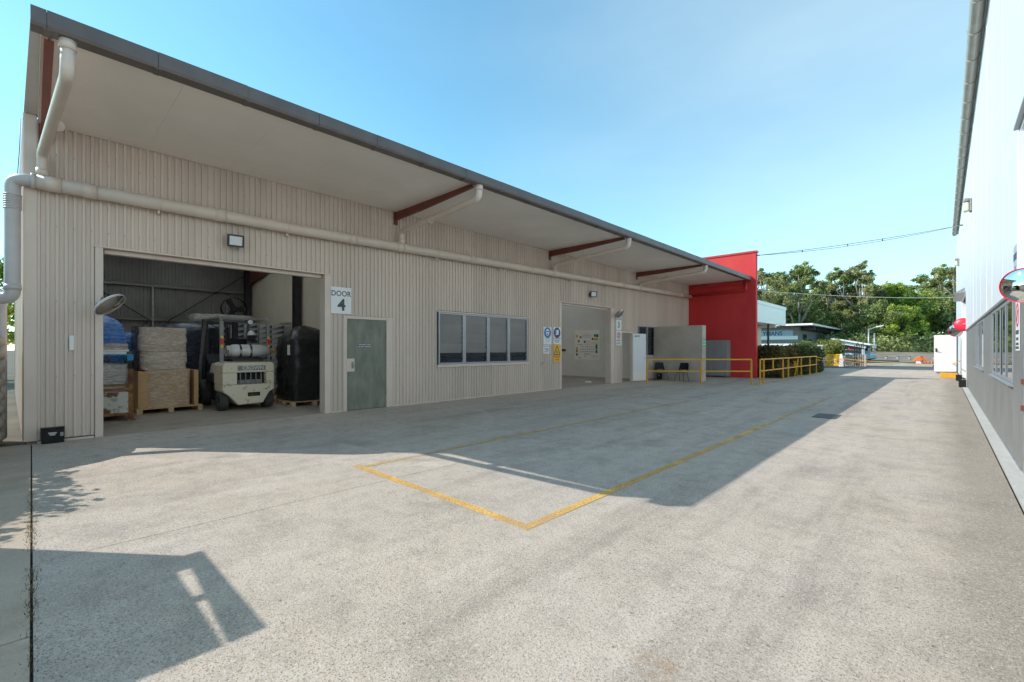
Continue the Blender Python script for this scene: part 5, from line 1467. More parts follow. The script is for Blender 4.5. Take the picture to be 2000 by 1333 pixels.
for i, (x, y) in enumerate(((R - 0.14, 23.6), (R - 0.15, 28.2))):
    t = obj("bait_station", MB().box((x - 0.1, y, 0.012), (x + 0.1, y + 0.22, 0.25)), M["black"], None, bevel=0.02, label=("black bait box against the grey panels, the nearer of the two", "black bait box beside the galvanised recess, the farther of the two")[i], cat="bait box")
    obj("lid", MB().box((x - 0.11, y - 0.01, 0.252), (x + 0.11, y + 0.23, 0.27)), M["black"], t)
# cables across the yard
def cable(label, a, b, sag, r, n=24, mat="galv", brackets=True):
    a, b = Vector(a), Vector(b)
    m = MB().tube([a.lerp(b, t / n) - Vector((0, 0, sag * 4 * (t / n) * (1 - t / n))) for t in range(n + 1)], r, 6)
    o = obj("cable", m, M[mat], None, label=label, cat="cable")
    return o


cb1 = cable("thick pair of overhead cables from the red wall to the white building", (-6.44, 24.33, 5.98), (R - 0.03, 28.7, 6.98), 0.1, 0.014)
obj("second_wire", MB().tube([Vector((-6.44, 24.33, 5.97)).lerp(Vector((R - 0.03, 28.7, 6.98)), t / 24) - Vector((0, 0, 0.75 * (t / 24) * (1 - t / 24) + 0.0)) for t in range(25)], 0.012, 6), M["galv"], cb1)
for t in (0.22, 0.45, 0.62):
    obj("cable_tie", MB().tube([Vector((-6.44, 24.33, 5.98)).lerp(Vector((R, 28.7, 6.98)), t) - Vector((0, 0, 0.4 * t * (1 - t) + d)) for d in (-0.02, 0.1)], 0.02, 6), M["dark"], cb1)
obj("end_bracket", MB().tube([(R - 0.12, 28.68, 6.97), (R - 0.02, 28.7, 6.98)], 0.03, 8), M["dark"], cb1)
cable("lower white cable from the red wall across to the white building's far end", (-6.58, 24.5, 4.28), (R - 0.03, 42.8, 4.9), 0.15, 0.010, mat="white")
# ------------------------------------------------------------------ foliage helpers
def leaf_cloud(centres, radii, n, size, seed, flat_=0.8, shell=0.45, droop=0.0):
    """leaf quads scattered in the outer shells of ellipsoid clumps -> (verts, faces)"""
    g = np.random.default_rng(seed)
    centres = np.array(centres, float); radii = np.array(radii, float)
    if radii.ndim == 1: radii = np.stack([radii, radii, radii * flat_], 1)
    wgt = radii[:, 0] ** 2; wgt /= wgt.sum()
    idx = g.choice(len(centres), n, p=wgt)
    d = g.normal(size=(n, 3)); d /= np.linalg.norm(d, axis=1, keepdims=True)
    r = shell + (1 - shell) * g.random(n) ** 0.6
    r *= 1 + 0.2 * g.normal(size=n)
    P = centres[idx] + d * r[:, None] * radii[idx]
    nrm = d * 0.6 + g.normal(size=(n, 3)) * 0.7 + np.array([0, 0, 0.35])
    nrm /= np.linalg.norm(nrm, axis=1, keepdims=True)
    a = np.cross(nrm, g.normal(size=(n, 3))); a /= np.linalg.norm(a, axis=1, keepdims=True)
    if droop: a[:, 2] -= droop; a /= np.linalg.norm(a, axis=1, keepdims=True)
    b = np.cross(nrm, a)
    s = size * (0.6 + 0.8 * g.random(n))[:, None]
    V = np.stack([P - a * s, P + b * s * 0.42, P + a * s, P - b * s * 0.42], 1).reshape(-1, 3)
    F = np.arange(n * 4).reshape(-1, 4)
    return V, F


def np_obj(name, V, F, mat, parent=None, label=None, cat=None, kind=None, group=None, loc=(0, 0, 0)):
    me = bpy.data.meshes.new(name)
    me.vertices.add(len(V)); me.vertices.foreach_set("co", np.asarray(V, np.float32).ravel())
    me.loops.add(F.size); me.loops.foreach_set("vertex_index", F.ravel().astype(np.int32))
    me.polygons.add(len(F)); me.polygons.foreach_set("loop_start", np.arange(0, F.size, F.shape[1], dtype=np.int32))
    me.update(calc_edges=True)
    me.materials.append(mat)
    o = bpy.data.objects.new(name, me); COL.objects.link(o)
    o.location = loc
    if parent is not None: o.parent = parent
    return tag(o, label, cat, group, kind)


def tree(kind, label, h, rad, seed, mat, bark, n=6000, size=0.3, base=0.3, lobes=16, open_=0.5, group="trees behind the car park", lean=0.0):
    """tapered trunk, limbs reaching to the clumps, crown of leaf faces"""
    g = random.Random(seed)
    t = thing(kind, label, "tree", (0, 0, 0), 0, group)
    cs, rs = [], []
    tr = MB()
    trunk = [Vector((lean * k * h * 0.1 + g.uniform(-0.15, 0.15), g.uniform(-0.15, 0.15), h * 0.86 * k / 6)) for k in range(7)]
    trunk[0] = Vector((0, 0, -0.3))
    tr.tube(trunk, [0.028 * h * (1 - 0.8 * k / 6) * 0.75 for k in range(7)], 9)
    for k in range(lobes):
        u = (k + 0.5) / lobes
        z = h * (base + (1 - base) * (u ** 0.85)) * g.uniform(0.93, 1.03)
        prof = sin(pi * min(1, 0.16 + 0.80 * u)) ** 0.65
        a = k * 2.4 + g.uniform(-0.6, 0.6)
        rr = rad * prof * g.uniform(0.35, 1.0) * (0.72 if u > 0.85 else 1)
        c = Vector((lean * z * 0.6 + rr * cos(a), rr * sin(a), z))
        s = rad * g.uniform(0.22, 0.44) * (1 - 0.35 * open_) * (0.8 if u > 0.8 else 1)
        c.z = min(c.z, h - s * 0.6)
        cs.append(c); rs.append(s)
        j = trunk[min(6, max(1, int(6 * (z / h - 0.16))))]
        mid = j.lerp(c, 0.55) + Vector((0, 0, -0.08 * h * g.random()))
        tr.tube([j, mid, c], [0.011 * h, 0.007 * h, 0.003 * h], 6)
        for q in range(3):                                   # sub-clumps break up the outline
            o = Vector((g.gauss(0, 1), g.gauss(0, 1), g.gauss(0, 0.7))).normalized() * s * g.uniform(0.8, 1.35)
            cs.append(c + o); rs.append(s * g.uniform(0.3, 0.55))
    obj("trunk", tr, bark, t, local=True)
    V, F = leaf_cloud(cs, rs, n, size, seed, 0.78, 0.15, 0.25)
    np_obj("crown", V, F, mat, t)
    return t


# ------------------------------------------------------------------ hedges and shrubs
def hedge(label, x0, y0, x1, y1, h, mat, seed, n=9000):
    t = thing("hedge", label, "hedge", ((x0 + x1) / 2, (y0 + y1) / 2, 0))
    cx, cy = (x0 + x1) / 2, (y0 + y1) / 2
    obj("twigs", MB().box((x0 + 0.16, y0 + 0.16, 0.05), (x1 - 0.16, y1 - 0.16, h - 0.16)), M["bark_dark"], t)
    g = np.random.default_rng(seed)
    L, Wd = y1 - y0, x1 - x0
    areas = np.array([L * h, L * h, Wd * h, Wd * h, Wd * L]); areas /= areas.sum()
    f = g.choice(5, n, p=areas)
    u, v = g.random(n), g.random(n)
    P = np.zeros((n, 3))
    P[:, 0] = np.select([f == 0, f == 1], [x0, x1], x0 + u * Wd)
    P[:, 1] = np.select([f == 2, f == 3], [y0, y1], y0 + np.where(f < 2, u, v) * L)
    P[:, 2] = np.where(f == 4, h, v * h)
    bump = 0.05 * np.sin(P[:, 1] * 3.1 + seed) + 0.04 * np.sin(P[:, 1] * 7.3 + P[:, 2] * 5)
    P += g.normal(size=(n, 3)) * 0.06
    P[:, 2] += np.where(f == 4, bump, 0); P[:, 0] += np.where(f < 2, bump, 0)
    P[:, 2] = np.maximum(P[:, 2], 0.04)
    nrm = g.normal(size=(n, 3)); a = np.cross(nrm, g.normal(size=(n, 3)))
    nrm /= np.linalg.norm(nrm, axis=1, keepdims=True); a /= np.linalg.norm(a, axis=1, keepdims=True); b = np.cross(nrm, a)
    s = 0.065 * (0.6 + 0.8 * g.random(n))[:, None]
    V = np.stack([P - a * s, P + b * s * 0.5, P + a * s, P - b * s * 0.5], 1).reshape(-1, 3) - np.array([cx, cy, 0])
    np_obj("foliage", V, np.arange(n * 4).reshape(-1, 4), mat, t)
    return t


hedge("clipped bronze green hedge just beyond the red wall", -6.75, 24.9, -5.75, 28.9, 1.42, M["hedge_bronze"], 5, 14000)
hedge("clipped dark green hedge, the farther of the two along the railing", -6.6, 29.1, -5.6, 34.6, 1.40, M["hedge"], 6, 14000)


def shrub(label, c, r, h, mat, seed, n=4500):
    t = thing("shrub", label, "shrub", (c[0], c[1], 0))
    g = random.Random(seed)
    cs, rs = [], []
    st_ = MB()
    for k in range(14):
        a = g.uniform(0, 2 * pi); q = r * sqrt(g.random()) * 0.62
        z = h * g.uniform(0.32, 0.72)
        cs.append((q * cos(a), q * sin(a), z)); rs.append(r * g.uniform(0.35, 0.5))
        st_.tube([(0.1 * cos(a), 0.1 * sin(a), 0), (q * cos(a), q * sin(a), z)], [0.03, 0.012], 6)
    obj("stems", st_, M["bark_dark"], t, local=True)
    V, F = leaf_cloud(cs, rs, n, 0.09, seed, 0.9, 0.6)
    V[:, 2] = np.clip(V[:, 2], 0.03, None)
    np_obj("foliage", V, F, mat, t)


shrub("rounded lime shrub left of the white letterbox", (-7.95, 42.5), 1.25, 2.3, M["shrub_lime"], 3)
shrub("rounded shrub with reddish tips beside the yellow barrier", (-7.2, 47.2), 1.4, 2.5, M["shrub_lime"], 4)

# ------------------------------------------------------------------ middle distance
cp_ = thing("office", "white canopied office building behind the red wall", "building", (-11.5, 32, 0))
obj("fascia", MB().box((-9.2, 25.2, 3.22), (-8.9, 40.4, 4.42)), M["white_clad"], cp_)
obj("fascia_cap", MB().box((-9.25, 25.2, 4.422), (-8.86, 40.45, 4.66)), M["white_clad"], cp_)
obj("canopy_soffit", MB().box((-16, 25.2, 3.28), (-9.205, 40.35, 3.4)), M["soffit"], cp_)
obj("roof", MB().box((-16.2, 25.2, 4.3), (-9.26, 40.3, 4.5)), M["galv"], cp_)
obj("wall", MB().box((-16, 25.0, 0), (-10.1, 38.4, 3.27)), M["cream"], cp_)
obj("canopy_beam", MB().box((-16, 37.6, 3.0), (-8.95, 37.9, 3.215)), M["white_wall"], cp_)
obj("post", MB().box((-9.32, 36.9, 0), (-9.2, 37.02, 3.27)), M["dark"], cp_)
obj("drain_pipe", MB().tube([(-10.05, 33.0, 0.9), (-10.05, 33.0, 1.9)], 0.04, 8), M["dark"], cp_)

fb = thing("warehouse", "grey skillion roofed warehouse with a long sign band far behind the hedges", "building", (-24, 85, 0))
obj("end_wall", MB().box((-46, 75.5, 0), (-15.0, 75.8, 4.62)), M["dark_block"], fb)
obj("side_wall", MB().box((-15.3, 75.81, 0), (-15.0, 108, 4.62)), M["dark_block"], fb)
obj("roof", MB().box((-46, 73.2, 4.7), (-12.9, 108, 4.95)), M["soffit"], fb)
obj("eave_lining", MB().box((-46, 73.4, 4.625), (-13.1, 108, 4.695)), M["dark"], fb)
for k in range(12):
    obj("eave_beam", MB().box((-14.99, 77 + k * 2.6, 4.1), (-13.3, 77.25 + k * 2.6, 4.62)), M["dark"], fb)
obj("window", MB().box((-14.995, 78.2, 2.6), (-14.94, 80.6, 3.6)), M["glass"], fb)
obj("doorway", MB().box((-14.995, 82.2, 0.1), (-14.94, 84.6, 2.9)), M["black"], fb)
obj("doorway", MB().box((-14.995, 88.2, 0.1), (-14.94, 92.2, 2.9)), M["dark"], fb)
bw = obj("bay_window", MB().box((-14.99, 93.5, 0), (-13.6, 98.5, 3.7)), M["white_wall"], fb)
obj("pane", MB().box((-13.595, 94.2, 1.4), (-13.55, 96.0, 3.1)).box((-13.595, 96.3, 1.4), (-13.55, 98.0, 3.1)), M["glass"], bw)
sb = sign("building_sign", "long blue and white sign band with dark letters on the grey warehouse", (-22.0, 75.48, 3.46), (1, 0, 0), FU, 12.6, 1.34, pbr("sign_sky_blue", (0.30, 0.42, 0.55), 0.4),
          [("white_band", flat(rect(-6.3, -0.67, 6.9, -0.15), 0, 0.01), M["sign_white"]), ("lettering", T("YMANS", 0.80, 3.65, 0.22, 0.025), M["sign_navy"]),
           ("small_lettering", T("& SHED & SUPPLIERS", 0.3, 3.3, -0.33, 0.0), M["sign_navy"])])
aw = thing("tin_awning", "low ribbed tin awning below the sign band", "awning", (-19.5, 70, 0))
for k in range(26):
    x = -26.5 + k * 0.46
    obj("roof_sheet", MB().prism([(72.8, 2.1), (72.8, 2.18), (68.5, 1.62), (68.5, 1.54)], lambda y, z: (x + (y - 70) * 0.12, y, z), lambda y, z: (x + 0.36 + (y - 70) * 0.12, y, z)), M["soffit"], aw)
obj("under_frame", MB().prism([(72.8, 2.0), (72.8, 2.08), (68.5, 1.52), (68.5, 1.44)], lambda y, z: (-26.6, y, z), lambda y, z: (-14.6, y, z)), M["oxide"], aw)
for x in (-26.4, -20.5, -14.8):
    obj("post", MB().box((x, 68.6, 0), (x + 0.1, 68.7, 1.5)), M["dark"], aw)


def car(label, c, rz, paint, s=1.0):
    t = thing("parked_car", label, "car", (c[0], c[1], c[2]), rz, "parked cars beyond the hedges")
    body = [(-2.1, 0.35), (-2.15, 0.7), (-1.9, 0.88), (-1.15, 0.95), (-0.55, 1.38), (0.85, 1.42), (1.6, 1.0), (2.05, 0.9), (2.1, 0.4), (1.9, 0.28), (-1.9, 0.28)]
    obj("body", MB().prism(body, lambda x, z: (x, -0.85, z), lambda x, z: (x, 0.85, z)), paint, t, bevel=0.09, local=True, seg=3)
    gl = [(-1.0, 0.97), (-0.52, 1.33), (0.8, 1.36), (1.4, 1.0)]
    obj("window", MB().prism(gl, lambda x, z: (x, -0.856, z), lambda x, z: (x, 0.856, z)), M["glass"], t, local=True)
    obj("windscreen", MB().obox((-0.86, 0, 1.175), (0.02, 0, -0.015), (0, 0.7, 0), (0.24, 0, 0.19)), M["glass"], t, local=True)
    for x in (-1.3, 1.3):
        for y in (-0.86, 0.86):
            o = obj("wheel", MB().lathe([(0.001, -0.1), (0.3, -0.1), (0.33, -0.06), (0.33, 0.06), (0.3, 0.1), (0.001, 0.1)], (x, y, 0.33), "Y", 20), M["rubber"], t, local=True)
    for y in (-0.6, 0.6):
        obj("headlight", MB().obox((-2.12, y, 0.72), (0.03, 0, 0), (0, 0.16, 0), (0, 0, 0.07)), M["lens"], t, local=True)
    return t


M["car_white"] = pbr("white_car_paint", (0.75, 0.75, 0.75), 0.25, 0, 0.02)
M["car_blue"] = pbr("blue_car_paint", (0.04, 0.2, 0.5), 0.25, 0, 0.05)
M["car_pale"] = pbr("pale_blue_car_paint", (0.33, 0.43, 0.52), 0.25, 0, 0.05)
car("white car behind the bronze hedge, half hidden", (-12.6, 43.2, 0), radians(100), M["car_white"])
car("blue car between the hedge and the tin awning", (-13.8, 55.0, 0), radians(15), M["car_blue"])

lb = thing("letterbox", "white letterbox pillars between the two rounded shrubs", "letterbox", (-7.35, 44.5, 0))
obj("pillar", MB().box((-7.5, 44.4, 0), (-7.2, 44.7, 1.68)), M["white"], lb)
obj("cap", MB().box((-7.57, 44.33, 1.682), (-7.13, 44.77, 1.75)), M["white"], lb)
obj("box", MB().box((-8.2, 44.45, 1.2), (-7.51, 44.65, 1.45)), M["white"], lb)

# yellow plastic barrier gate with white feet
yb_ = thing("barrier_gate", "yellow plastic barrier gate with pale end feet at the yard exit", "barrier", (-6.4, 45.0, 0))
for x in (-6.86, -5.98):
    obj("foot", MB().prism([(x - 0.16, 0.0), (x + 0.16, 0.0), (x + 0.07, 1.02), (x - 0.07, 1.02)], lambda a, z: (a, 44.95, z), lambda a, z: (a, 45.15, z)), M["sign_yellow"] if x < -6.5 else M["soffit"], yb_)
for k in range(7):
    x = -6.72 + k * 0.1
    obj("slat", MB().box((x, 45.0, 0.08), (x + 0.06, 45.06, 0.98)), M["sign_yellow"], yb_)
for z0_, z1_ in ((0.9, 1.0), (0.06, 0.16), (0.5, 0.58)):
    obj("rail", MB().box((-6.76, 44.96, z0_), (-6.05, 44.998, z1_)), M["sign_yellow"], yb_)
lw2 = obj("low_wall", MB().box((-6.0, 47.2, 0.0), (-4.6, 47.5, 0.95)), M["grey_conc"], None, label="short low grey wall behind the yellow barrier", cat="wall")
ig = thing("iron_gate", "dark folded iron gate beside the low grey wall at the yard exit", "gate", (-5.0, 46.6, 0))
for k in range(6):
    obj("upright", MB().box((-5.3 + k * 0.11, 46.5 + 0.03 * (k % 2), 0.02), (-5.25 + k * 0.11, 46.56 + 0.03 * (k % 2), 1.75 + 0.1 * (k % 3))), M["black"], ig)
for z0_ in (0.3, 1.4):
    obj("rail", MB().box((-5.32, 46.46, z0_), (-4.65, 46.498, z0_ + 0.06)), M["black"], ig)

# rope across the exit
def rope(label, pts, z):
    m = MB()
    path = []
    for (a, b) in zip(pts[:-1], pts[1:]):
        for k in range(10):
            t = k / 10
            path.append((a[0] + (b[0] - a[0]) * t, a[1] + (b[1] - a[1]) * t, a[2] + (b[2] - a[2]) * t - z * 4 * t * (1 - t)))
    path.append(pts[-1])
    return obj("barrier_rope", m.tube(path, 0.022, 6), M["yellow"], None, label=label, cat="rope")


rope("upper yellow rope slung from the railing end past the barrier gate to the right wall", [(-5.33, 31.3, 0.96), (-6.4, 44.9, 0.72), (-2.6, 44.0, 0.42), (0.1, 33.0, 0.62), (0.6, 29.8, 0.88)], 0.06)
rope("lower yellow rope slung from the railing end towards the barrier gate", [(-5.33, 31.3, 0.8), (-6.4, 44.9, 0.5), (-2.8, 46.0, 0.2)], 0.06)
obj("traffic_island", MB().box((-5.4, 50.0, -0.01), (-0.6, 51.6, 0.16)), M["kerb"], kind="structure")
# car port with a car
cpt = thing("carport", "white gabled carport with a pale car under it beyond the yard exit", "carport", (-7.5, 62, 0))
for x in (-8.6, -6.15):
    for y in (60.5, 66.0):
        obj("post", MB().box((x - 0.12, y - 0.12, 0), (x + 0.12, y + 0.12, 2.1 if x < -8 else 1.5)), M["white"], cpt)
obj("beam", MB().add([(-8.7, 60.3, 2.1), (-5.9, 60.3, 1.5), (-5.9, 60.3, 1.75), (-8.7, 60.3, 2.4), (-8.7, 60.5, 2.1), (-5.9, 60.5, 1.5), (-5.9, 60.5, 1.75), (-8.7, 60.5, 2.4)], [(0, 1, 2, 3), (7, 6, 5, 4), (0, 4, 5, 1), (3, 2, 6, 7), (1, 5, 6, 2), (0, 3, 7, 4)]), M["white"], cpt)
obj("roof", MB().add([(-8.9, 60.0, 2.5), (-5.5, 60.0, 1.8), (-5.5, 67, 1.8), (-8.9, 67, 2.5), (-8.9, 60.0, 2.6), (-5.5, 60.0, 1.9), (-5.5, 67, 1.9), (-8.9, 67, 2.6)], [(3, 2, 1, 0), (4, 5, 6, 7), (0, 1, 5, 4), (1, 2, 6, 5), (2, 3, 7, 6), (3, 0, 4, 7)]), M["soffit"], cpt)
obj("back_wall", MB().box((-9.2, 66.2, 0), (-6.3, 66.4, 1.7)), M["dark"], cpt)
obj("red_box", MB().box((-8.0, 65.0, 1.195), (-6.9, 65.9, 1.6)), M["sign_red"], None, label="red box on the shelf inside the carport", cat="box")
sh_ = obj("shelf", MB().box((-8.6, 64.9, 1.12), (-6.5, 66.1, 1.19)), M["dark"], cpt)
pc = car("pale blue car parked under the white carport", (-7.5, 62.8, 0), radians(-12), M["car_pale"])
obj("crate", MB().box((-7.5, 58.6, 0.0), (-6.9, 59.1, 0.45)), M["sign_red"], None, bevel=0.02, label="red crate on the ground before the carport", cat="crate")

# street lamps
def lamp(label, c, h, arm):
    t = thing("street_lamp", label, "street lamp", (c[0], c[1], 0), 0, "street lamps by the car park")
    obj("pole", MB().tube([(c[0], c[1], 0), (c[0], c[1], h)], [0.09, 0.07], 10), M["galv"], t)
    if arm:
        obj("arm", MB().bar((c[0], c[1], h - 0.08), (c[0] + arm, c[1], h + 0.22), 0.09), M["galv"], t)
        obj("head", MB().obox((c[0] + arm + 0.25, c[1], h + 0.27), (0.32, 0, 0.06), (0, 0.13, 0), (-0.01, 0, 0.05)), M["white"], t)
    obj("box", MB().box((c[0] - 0.2, c[1] - 0.2, 1.5), (c[0] + 0.2, c[1] + 0.2, 1.9)), M["galv"], t)


lamp("street lamp with a short arm right of the carport", (-6.24, 66.5, 0), 3.75, 0.75)
lamp("plain grey pole just right of the street lamp with an arm", (-6.19, 72.0, 0), 3.4, 0)

# bollards along the car park edge and orange equipment
b0 = None
for k in range(14):
    x, y = -6.0 + k * 1.05, 70.5 + 0.05 * k
    if b0 is None:
        b0 = thing("bollard", "low timber bollard by the car park edge, nearest the carport end", "bollard", (x, y, 0.2), 0, "timber bollards along the car park edge")
        obj("post", MB().tube([(0, 0, -0.2), (0, 0, 0.3)], 0.13, 10), M["bark"], b0, local=True)
        obj("cap", MB().lathe([(0.14, 0.3), (0.14, 0.34), (0.001, 0.37)], (0, 0, 0), n=10), M["dark"], b0, local=True)
    else:
        place_copy(b0, (x, y, 0.2), 0, "low timber bollard by the car park edge, number %s from the carport end" % ("one", "two", "three", "four", "five", "six", "seven", "eight", "nine", "ten", "eleven", "twelve", "thirteen", "fourteen")[k])
BQ = Matrix.Translation((-1.63, 60.0, 0)) @ Matrix.Scale(0.55, 4) @ Matrix.Translation((1.4, -52.0, 0))
og_ = thing("safety_barrier", "heap of orange plastic safety barrier with a white base near the open white door", "barrier", (-1.63, 60, 0))
obj("panel", MB().prism([(-2.5, 0.42), (-1.9, 1.12), (-1.3, 1.14), (-1.0, 0.55), (-1.5, 0.40)], lambda x, z: (x, 52.0, z), lambda x, z: (x + 0.2, 52.5, z)).frame(BQ), M["orange"], og_, bevel=0.03)
for k in range(3):
    obj("slat", MB().bar((-1.8 + 0.1 * k, 52.1, 1.1 - 0.2 * k), (-0.3 - 0.15 * k, 52.2, 1.0 - 0.24 * k), 0.12, 0.14).frame(BQ), M["orange"], og_)
for x in (-1.2, -0.8, -0.45):
    obj("leg", MB().box((x, 52.2, 0), (x + 0.16, 52.34, 0.5)).frame(BQ), M["orange"], og_)
obj("base", MB().prism([(-2.0, 0.0), (-1.2, 0.0), (-1.4, 0.38), (-1.9, 0.38)], lambda x, z: (x, 51.5, z), lambda x, z: (x, 51.9, z)).frame(BQ), M["white"], og_)
obj("traffic_cone", MB().lathe([(0.16, 0.0), (0.16, 0.02), (0.09, 0.03), (0.03, 0.7), (0.001, 0.72)], (0.1, 52.4, 0), n=14).frame(BQ), M["orange"], None, label="orange traffic cone partly hidden by the open white door", cat="traffic cone")

# ------------------------------------------------------------------ palms and trees
def palm(label, h, seed, fr_n=18, fl=2.6):
    g = random.Random(seed)
    t = thing("palm", label, "palm", (0, 0, 0), 0, "palms by the white building")
    tr = MB().tube([(0, 0, -0.3), (0.05, 0, h * 0.5), (0, 0.05, h)], [0.22, 0.17, 0.15], 10)
    obj("trunk", tr, M["bark_dark"], t, local=True)
    for k in range(fr_n):
        a = k * 2.4 + g.uniform(-0.2, 0.2)
        up = g.uniform(-0.1, 1.1)
        m = MB()
        P = []
        for j in range(9):
            s = j / 8
            P.append(Vector((cos(a) * fl * s * cos(up * 0.8), sin(a) * fl * s * cos(up * 0.8), h + fl * (sin(up) * s - 0.75 * s * s))))
        for j in range(8):
            for sub in (0, 0.5):
                p = P[j].lerp(P[j + 1], sub); d = (P[j + 1] - P[j]).normalized()
                sd = d.cross(Vector((0, 0, 1))).normalized()
                L = fl * 0.3 * sin(pi * (0.12 + 0.85 * (j + sub) / 8))
                for q in (-1, 1):
                    tip = p + sd * q * L * 0.85 + d * L * 0.6 + Vector((0, 0, -0.22 * L))
                    m.add([p, p + d * fl * 0.055, tip], [(0, 1, 2)])
        m.tube(P, [0.03 * (1 - 0.8 * j / 8) for j in range(9)], 5)
        obj("frond", m, M["palm"], t, local=True)
    return t


protos = {
    "gum": [tree("gum_tree", "x", 16, 5.0, 11, M["gum"], M["bark"], 15300, 0.23, 0.30, 17, 0.7), tree("gum_tree", "x", 15, 4.6, 12, M["gum_grey"], M["bark"], 13600, 0.22, 0.34, 15, 0.9),
            tree("gum_tree", "x", 14, 5.2, 13, M["gum"], M["bark"], 15300, 0.23, 0.25, 18, 0.6)],
    "bush": [tree("leafy_tree", "x", 11, 5.2, 21, M["bush"], M["bark_dark"], 18700, 0.22, 0.06, 24, 0.15), tree("leafy_tree", "x", 10, 5.6, 22, M["bush"], M["bark_dark"], 18700, 0.21, 0.05, 24, 0.1),
             tree("leafy_tree", "x", 10, 4.8, 23, M["gum"], M["bark_dark"], 17000, 0.21, 0.05, 22, 0.2)],
}
used = {}
OWN = {"gum": "tall open crowned gum tree", "bush": "dense rounded leafy tree"}


def put(kind, i, x, y, z, s, rz, label):
    p = protos[kind][i]
    if (kind, i) not in used:
        used[(kind, i)] = 1
        p.location = (x, y, z); p.rotation_euler = (0, 0, rz); p.scale = (s, s, s); p["label"] = label
        return p
    return place_copy(p, (x, y, z), rz, label, s)


def px_pos(px, depth):
    """metres east/north of the camera for a bearing measured on the photograph"""
    xc = (px - 1000) / 889.0
    return (-0.6877 + 0.7260 * xc) * depth, (0.7260 + 0.6877 * xc) * depth


TREES = [
    ("gum", 0, 1448, 80, 0.90, "gum tree mostly hidden behind the red wall"), ("gum", 1, 1492, 76, 0.90, "gum tree rising just right of the red wall"),
    ("gum", 2, 1520, 84, 1.0, "broad gum tree above the white canopied office"), ("gum", 0, 1560, 79, 0.93, "tall gum tree with a high top, left of the dip in the skyline"),
    ("gum", 1, 1588, 96, 0.85, "pale gum tree in the dip of the skyline"), ("gum", 2, 1618, 88, 0.88, "gum tree above the skillion roof's near corner"),
    ("gum", 0, 1648, 84, 0.9, "spreading gum tree above the end of the skillion roof"), ("gum", 1, 1680, 80, 0.97, "sparse grey gum tree with the highest wispy top, above the carport"),
    ("gum", 2, 1705, 100, 0.8, "gum tree behind the street lamp, farther back"), ("bush", 0, 1742, 82, 1.0, "big round leafy tree right of the street lamp"),
    ("bush", 1, 1775, 84, 0.95, "leafy tree in the middle of the gap before the white building"), ("gum", 2, 1808, 96, 0.85, "gum tree behind the palms"),
    ("gum", 0, 1838, 92, 0.93, "dark gum tree near the white building's far corner"), ("gum", 1, 1868, 86, 0.95, "gum tree partly hidden by the white building"),
    ("bush", 2, 1850, 80, 0.85, "bright leafy tree behind the open white door"), ("bush", 2, 1715, 76, 0.75, "low bushy tree at the foot of the street lamp"),
    ("bush", 0, 1760, 74, 0.62, "low leafy tree overhanging the bollards"), ("bush", 1, 1690, 90, 0.85, "leafy tree filling the space behind the carport"),
    ("bush", 2, 1640, 96, 0.85, "leafy tree low behind the skillion roof"), ("bush", 0, 1600, 100, 0.95, "leafy tree behind the grey warehouse roof"),
    ("bush", 1, 1560, 94, 0.95, "leafy tree behind the white fascia's end"), ("bush", 2, 1505, 92, 1.05, "leafy tree between the red wall and the white fascia"),
    ("bush", 0, 1815, 88, 0.8, "leafy tree left of the bright palm"), ("bush", 1, 1470, 96, 1.1, "leafy tree tucked behind the red wall's edge"),
    ("gum", 1, 1905, 92, 1.0, "gum tree hidden behind the white building"), ("bush", 2, 1735, 100, 1.1, "leafy tree at the back of the wood"),
]
for i, (k, v, px, dep, s, lab) in enumerate(TREES):
    x, y = px_pos(px, dep)
    put(k, v, x, y, 0.9 + max(0, y - 86) * 0.058, s, i * 1.3, lab)
for lab, px, dep, h, sd, fn_, fl_ in (("dark drooping palm at the edge of the wood", 1797, 66, 2.4, 31, 20, 3.1), ("bright low palm left of the open white door", 1846, 62, 2.3, 32, 18, 2.4), ("taller palm against the white building's far corner", 1862, 70, 6.6, 33, 16, 1.7)):
    p = palm(lab, h, sd, fn_, fl_)
    x, y = px_pos(px, dep)
    p.location = (x, y, 0.2)
und = MB()
g_ = np.random.default_rng(9)
cs = [(x, y, 1.6 + 0.9 * g_.random()) for x in np.arange(-60, 14, 1.7) for y in (88.0 + g_.random() * 2, 91.0 + g_.random() * 2)]
V, F = leaf_cloud(cs, [1.7 + 0.5 * g_.random() for _ in cs], 26000, 0.2, 44, 0.9, 0.4)
np_obj("undergrowth", V, F, M["gum"], None, kind="stuff")
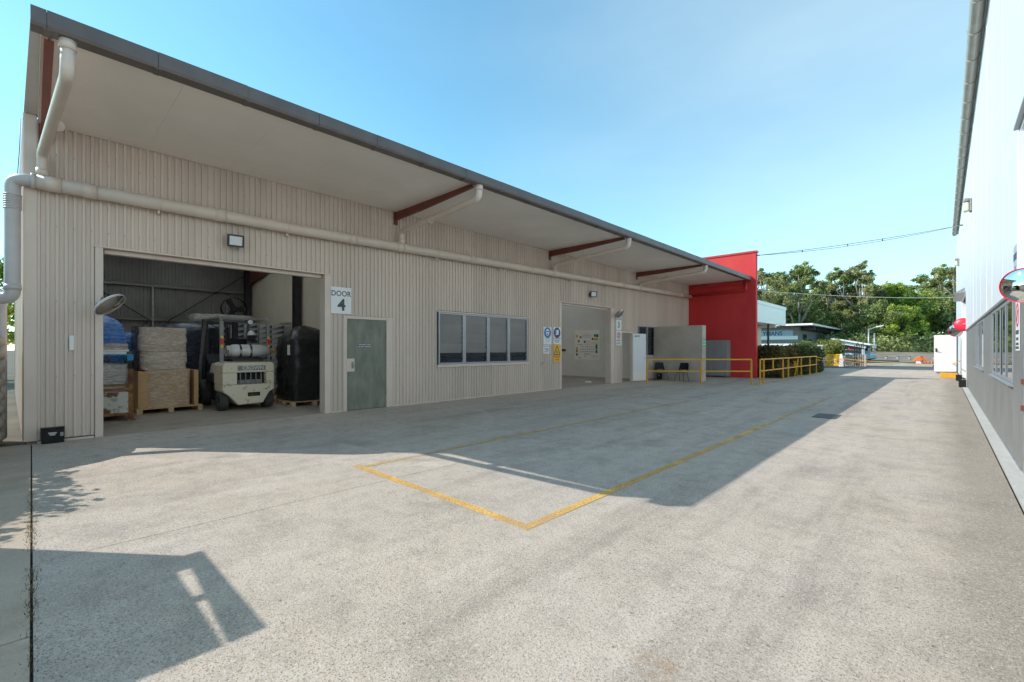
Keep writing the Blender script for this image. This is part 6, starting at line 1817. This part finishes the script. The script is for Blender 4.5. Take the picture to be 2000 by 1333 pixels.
# tree seen past the near corner of the shed
t = tree("garden_tree", "leafy tree beyond the water tank at the far left edge", 6.6, 2.9, 51, M["bush"], M["bark_dark"], 7000, 0.17, 0.15, 18, 0.3, group=None)
t.location = (-31.0, -3.3, 0)

# ------------------------------------------------------------------ unseen casters added behind the camera on the left to shade the yard
nb = thing("shadow_caster_wall", "unseen shadow casting screen wall with a narrow roof, added behind the camera on the left", "shadow caster", (-6.2, -5, 0))  # out of view; made up so its shadow falls across the near left ground
obj("wall", MB().box((-6.42, -9.5, 0), (-6.24, -1.37, 2.60)), M["clad"], nb)
obj("roof", MB().box((-6.5, -9.5, 2.605), (-5.23, -1.53, 2.625)), M["fascia"], nb)
obj("slit_caster_board", MB().prism([(-6.5, -1.335), (-5.23, -1.335), (-5.23, -1.50), (-6.5, -1.425)], lambda x, y: (x, y, 2.607), lambda x, y: (x, y, 2.623)), M["fascia"], nb)  # gap behind it shaped to throw bright slits into the shadow
obj("slit_divider", MB().box((-5.83, -1.529, 2.607), (-5.76, -1.44, 2.622)), M["fascia"], nb)
hedge("unseen tall hedge added behind the camera on the left to cast shade", -12.6, -2.9, -8.5, -2.0, 2.75, M["hedge"], 77, 9000)  # out of view, added with the next one to shade the side path
hedge("unseen lower hedge added behind the camera on the left to cast shade, nearer the caster wall", -8.45, -2.9, -7.3, -1.95, 2.1, M["hedge"], 78, 5000)

# wood behind the camera: what the mirrors and windows look back at
for i, (k, v, x, y, s_) in enumerate((("bush", 0, -14, -46, 0.9), ("gum", 0, -6, -52, 0.8), ("bush", 1, 2, -48, 0.95), ("gum", 2, 10, -54, 0.8), ("bush", 2, -24, -44, 1.0), ("bush", 0, 20, -47, 1.0), ("gum", 1, -34, -50, 0.9))):
    put(k, v, x, y, 0, s_, i * 0.9, ("rounded", "tall thin", "bushy", "open crowned", "broad", "dense", "grey leaved")[i] + " tree in the row far behind the camera")
bk_ = thing("storage_building", "long low storage building standing far behind the camera", "building", (-4, -34, 0))
obj("wall", MB().box((-22, -40, 0), (14, -34, 3.4)), M["dark_block"], bk_)
obj("roof", MB().box((-22.4, -40.4, 3.402), (14.4, -33.6, 3.6)), M["galv"], bk_)
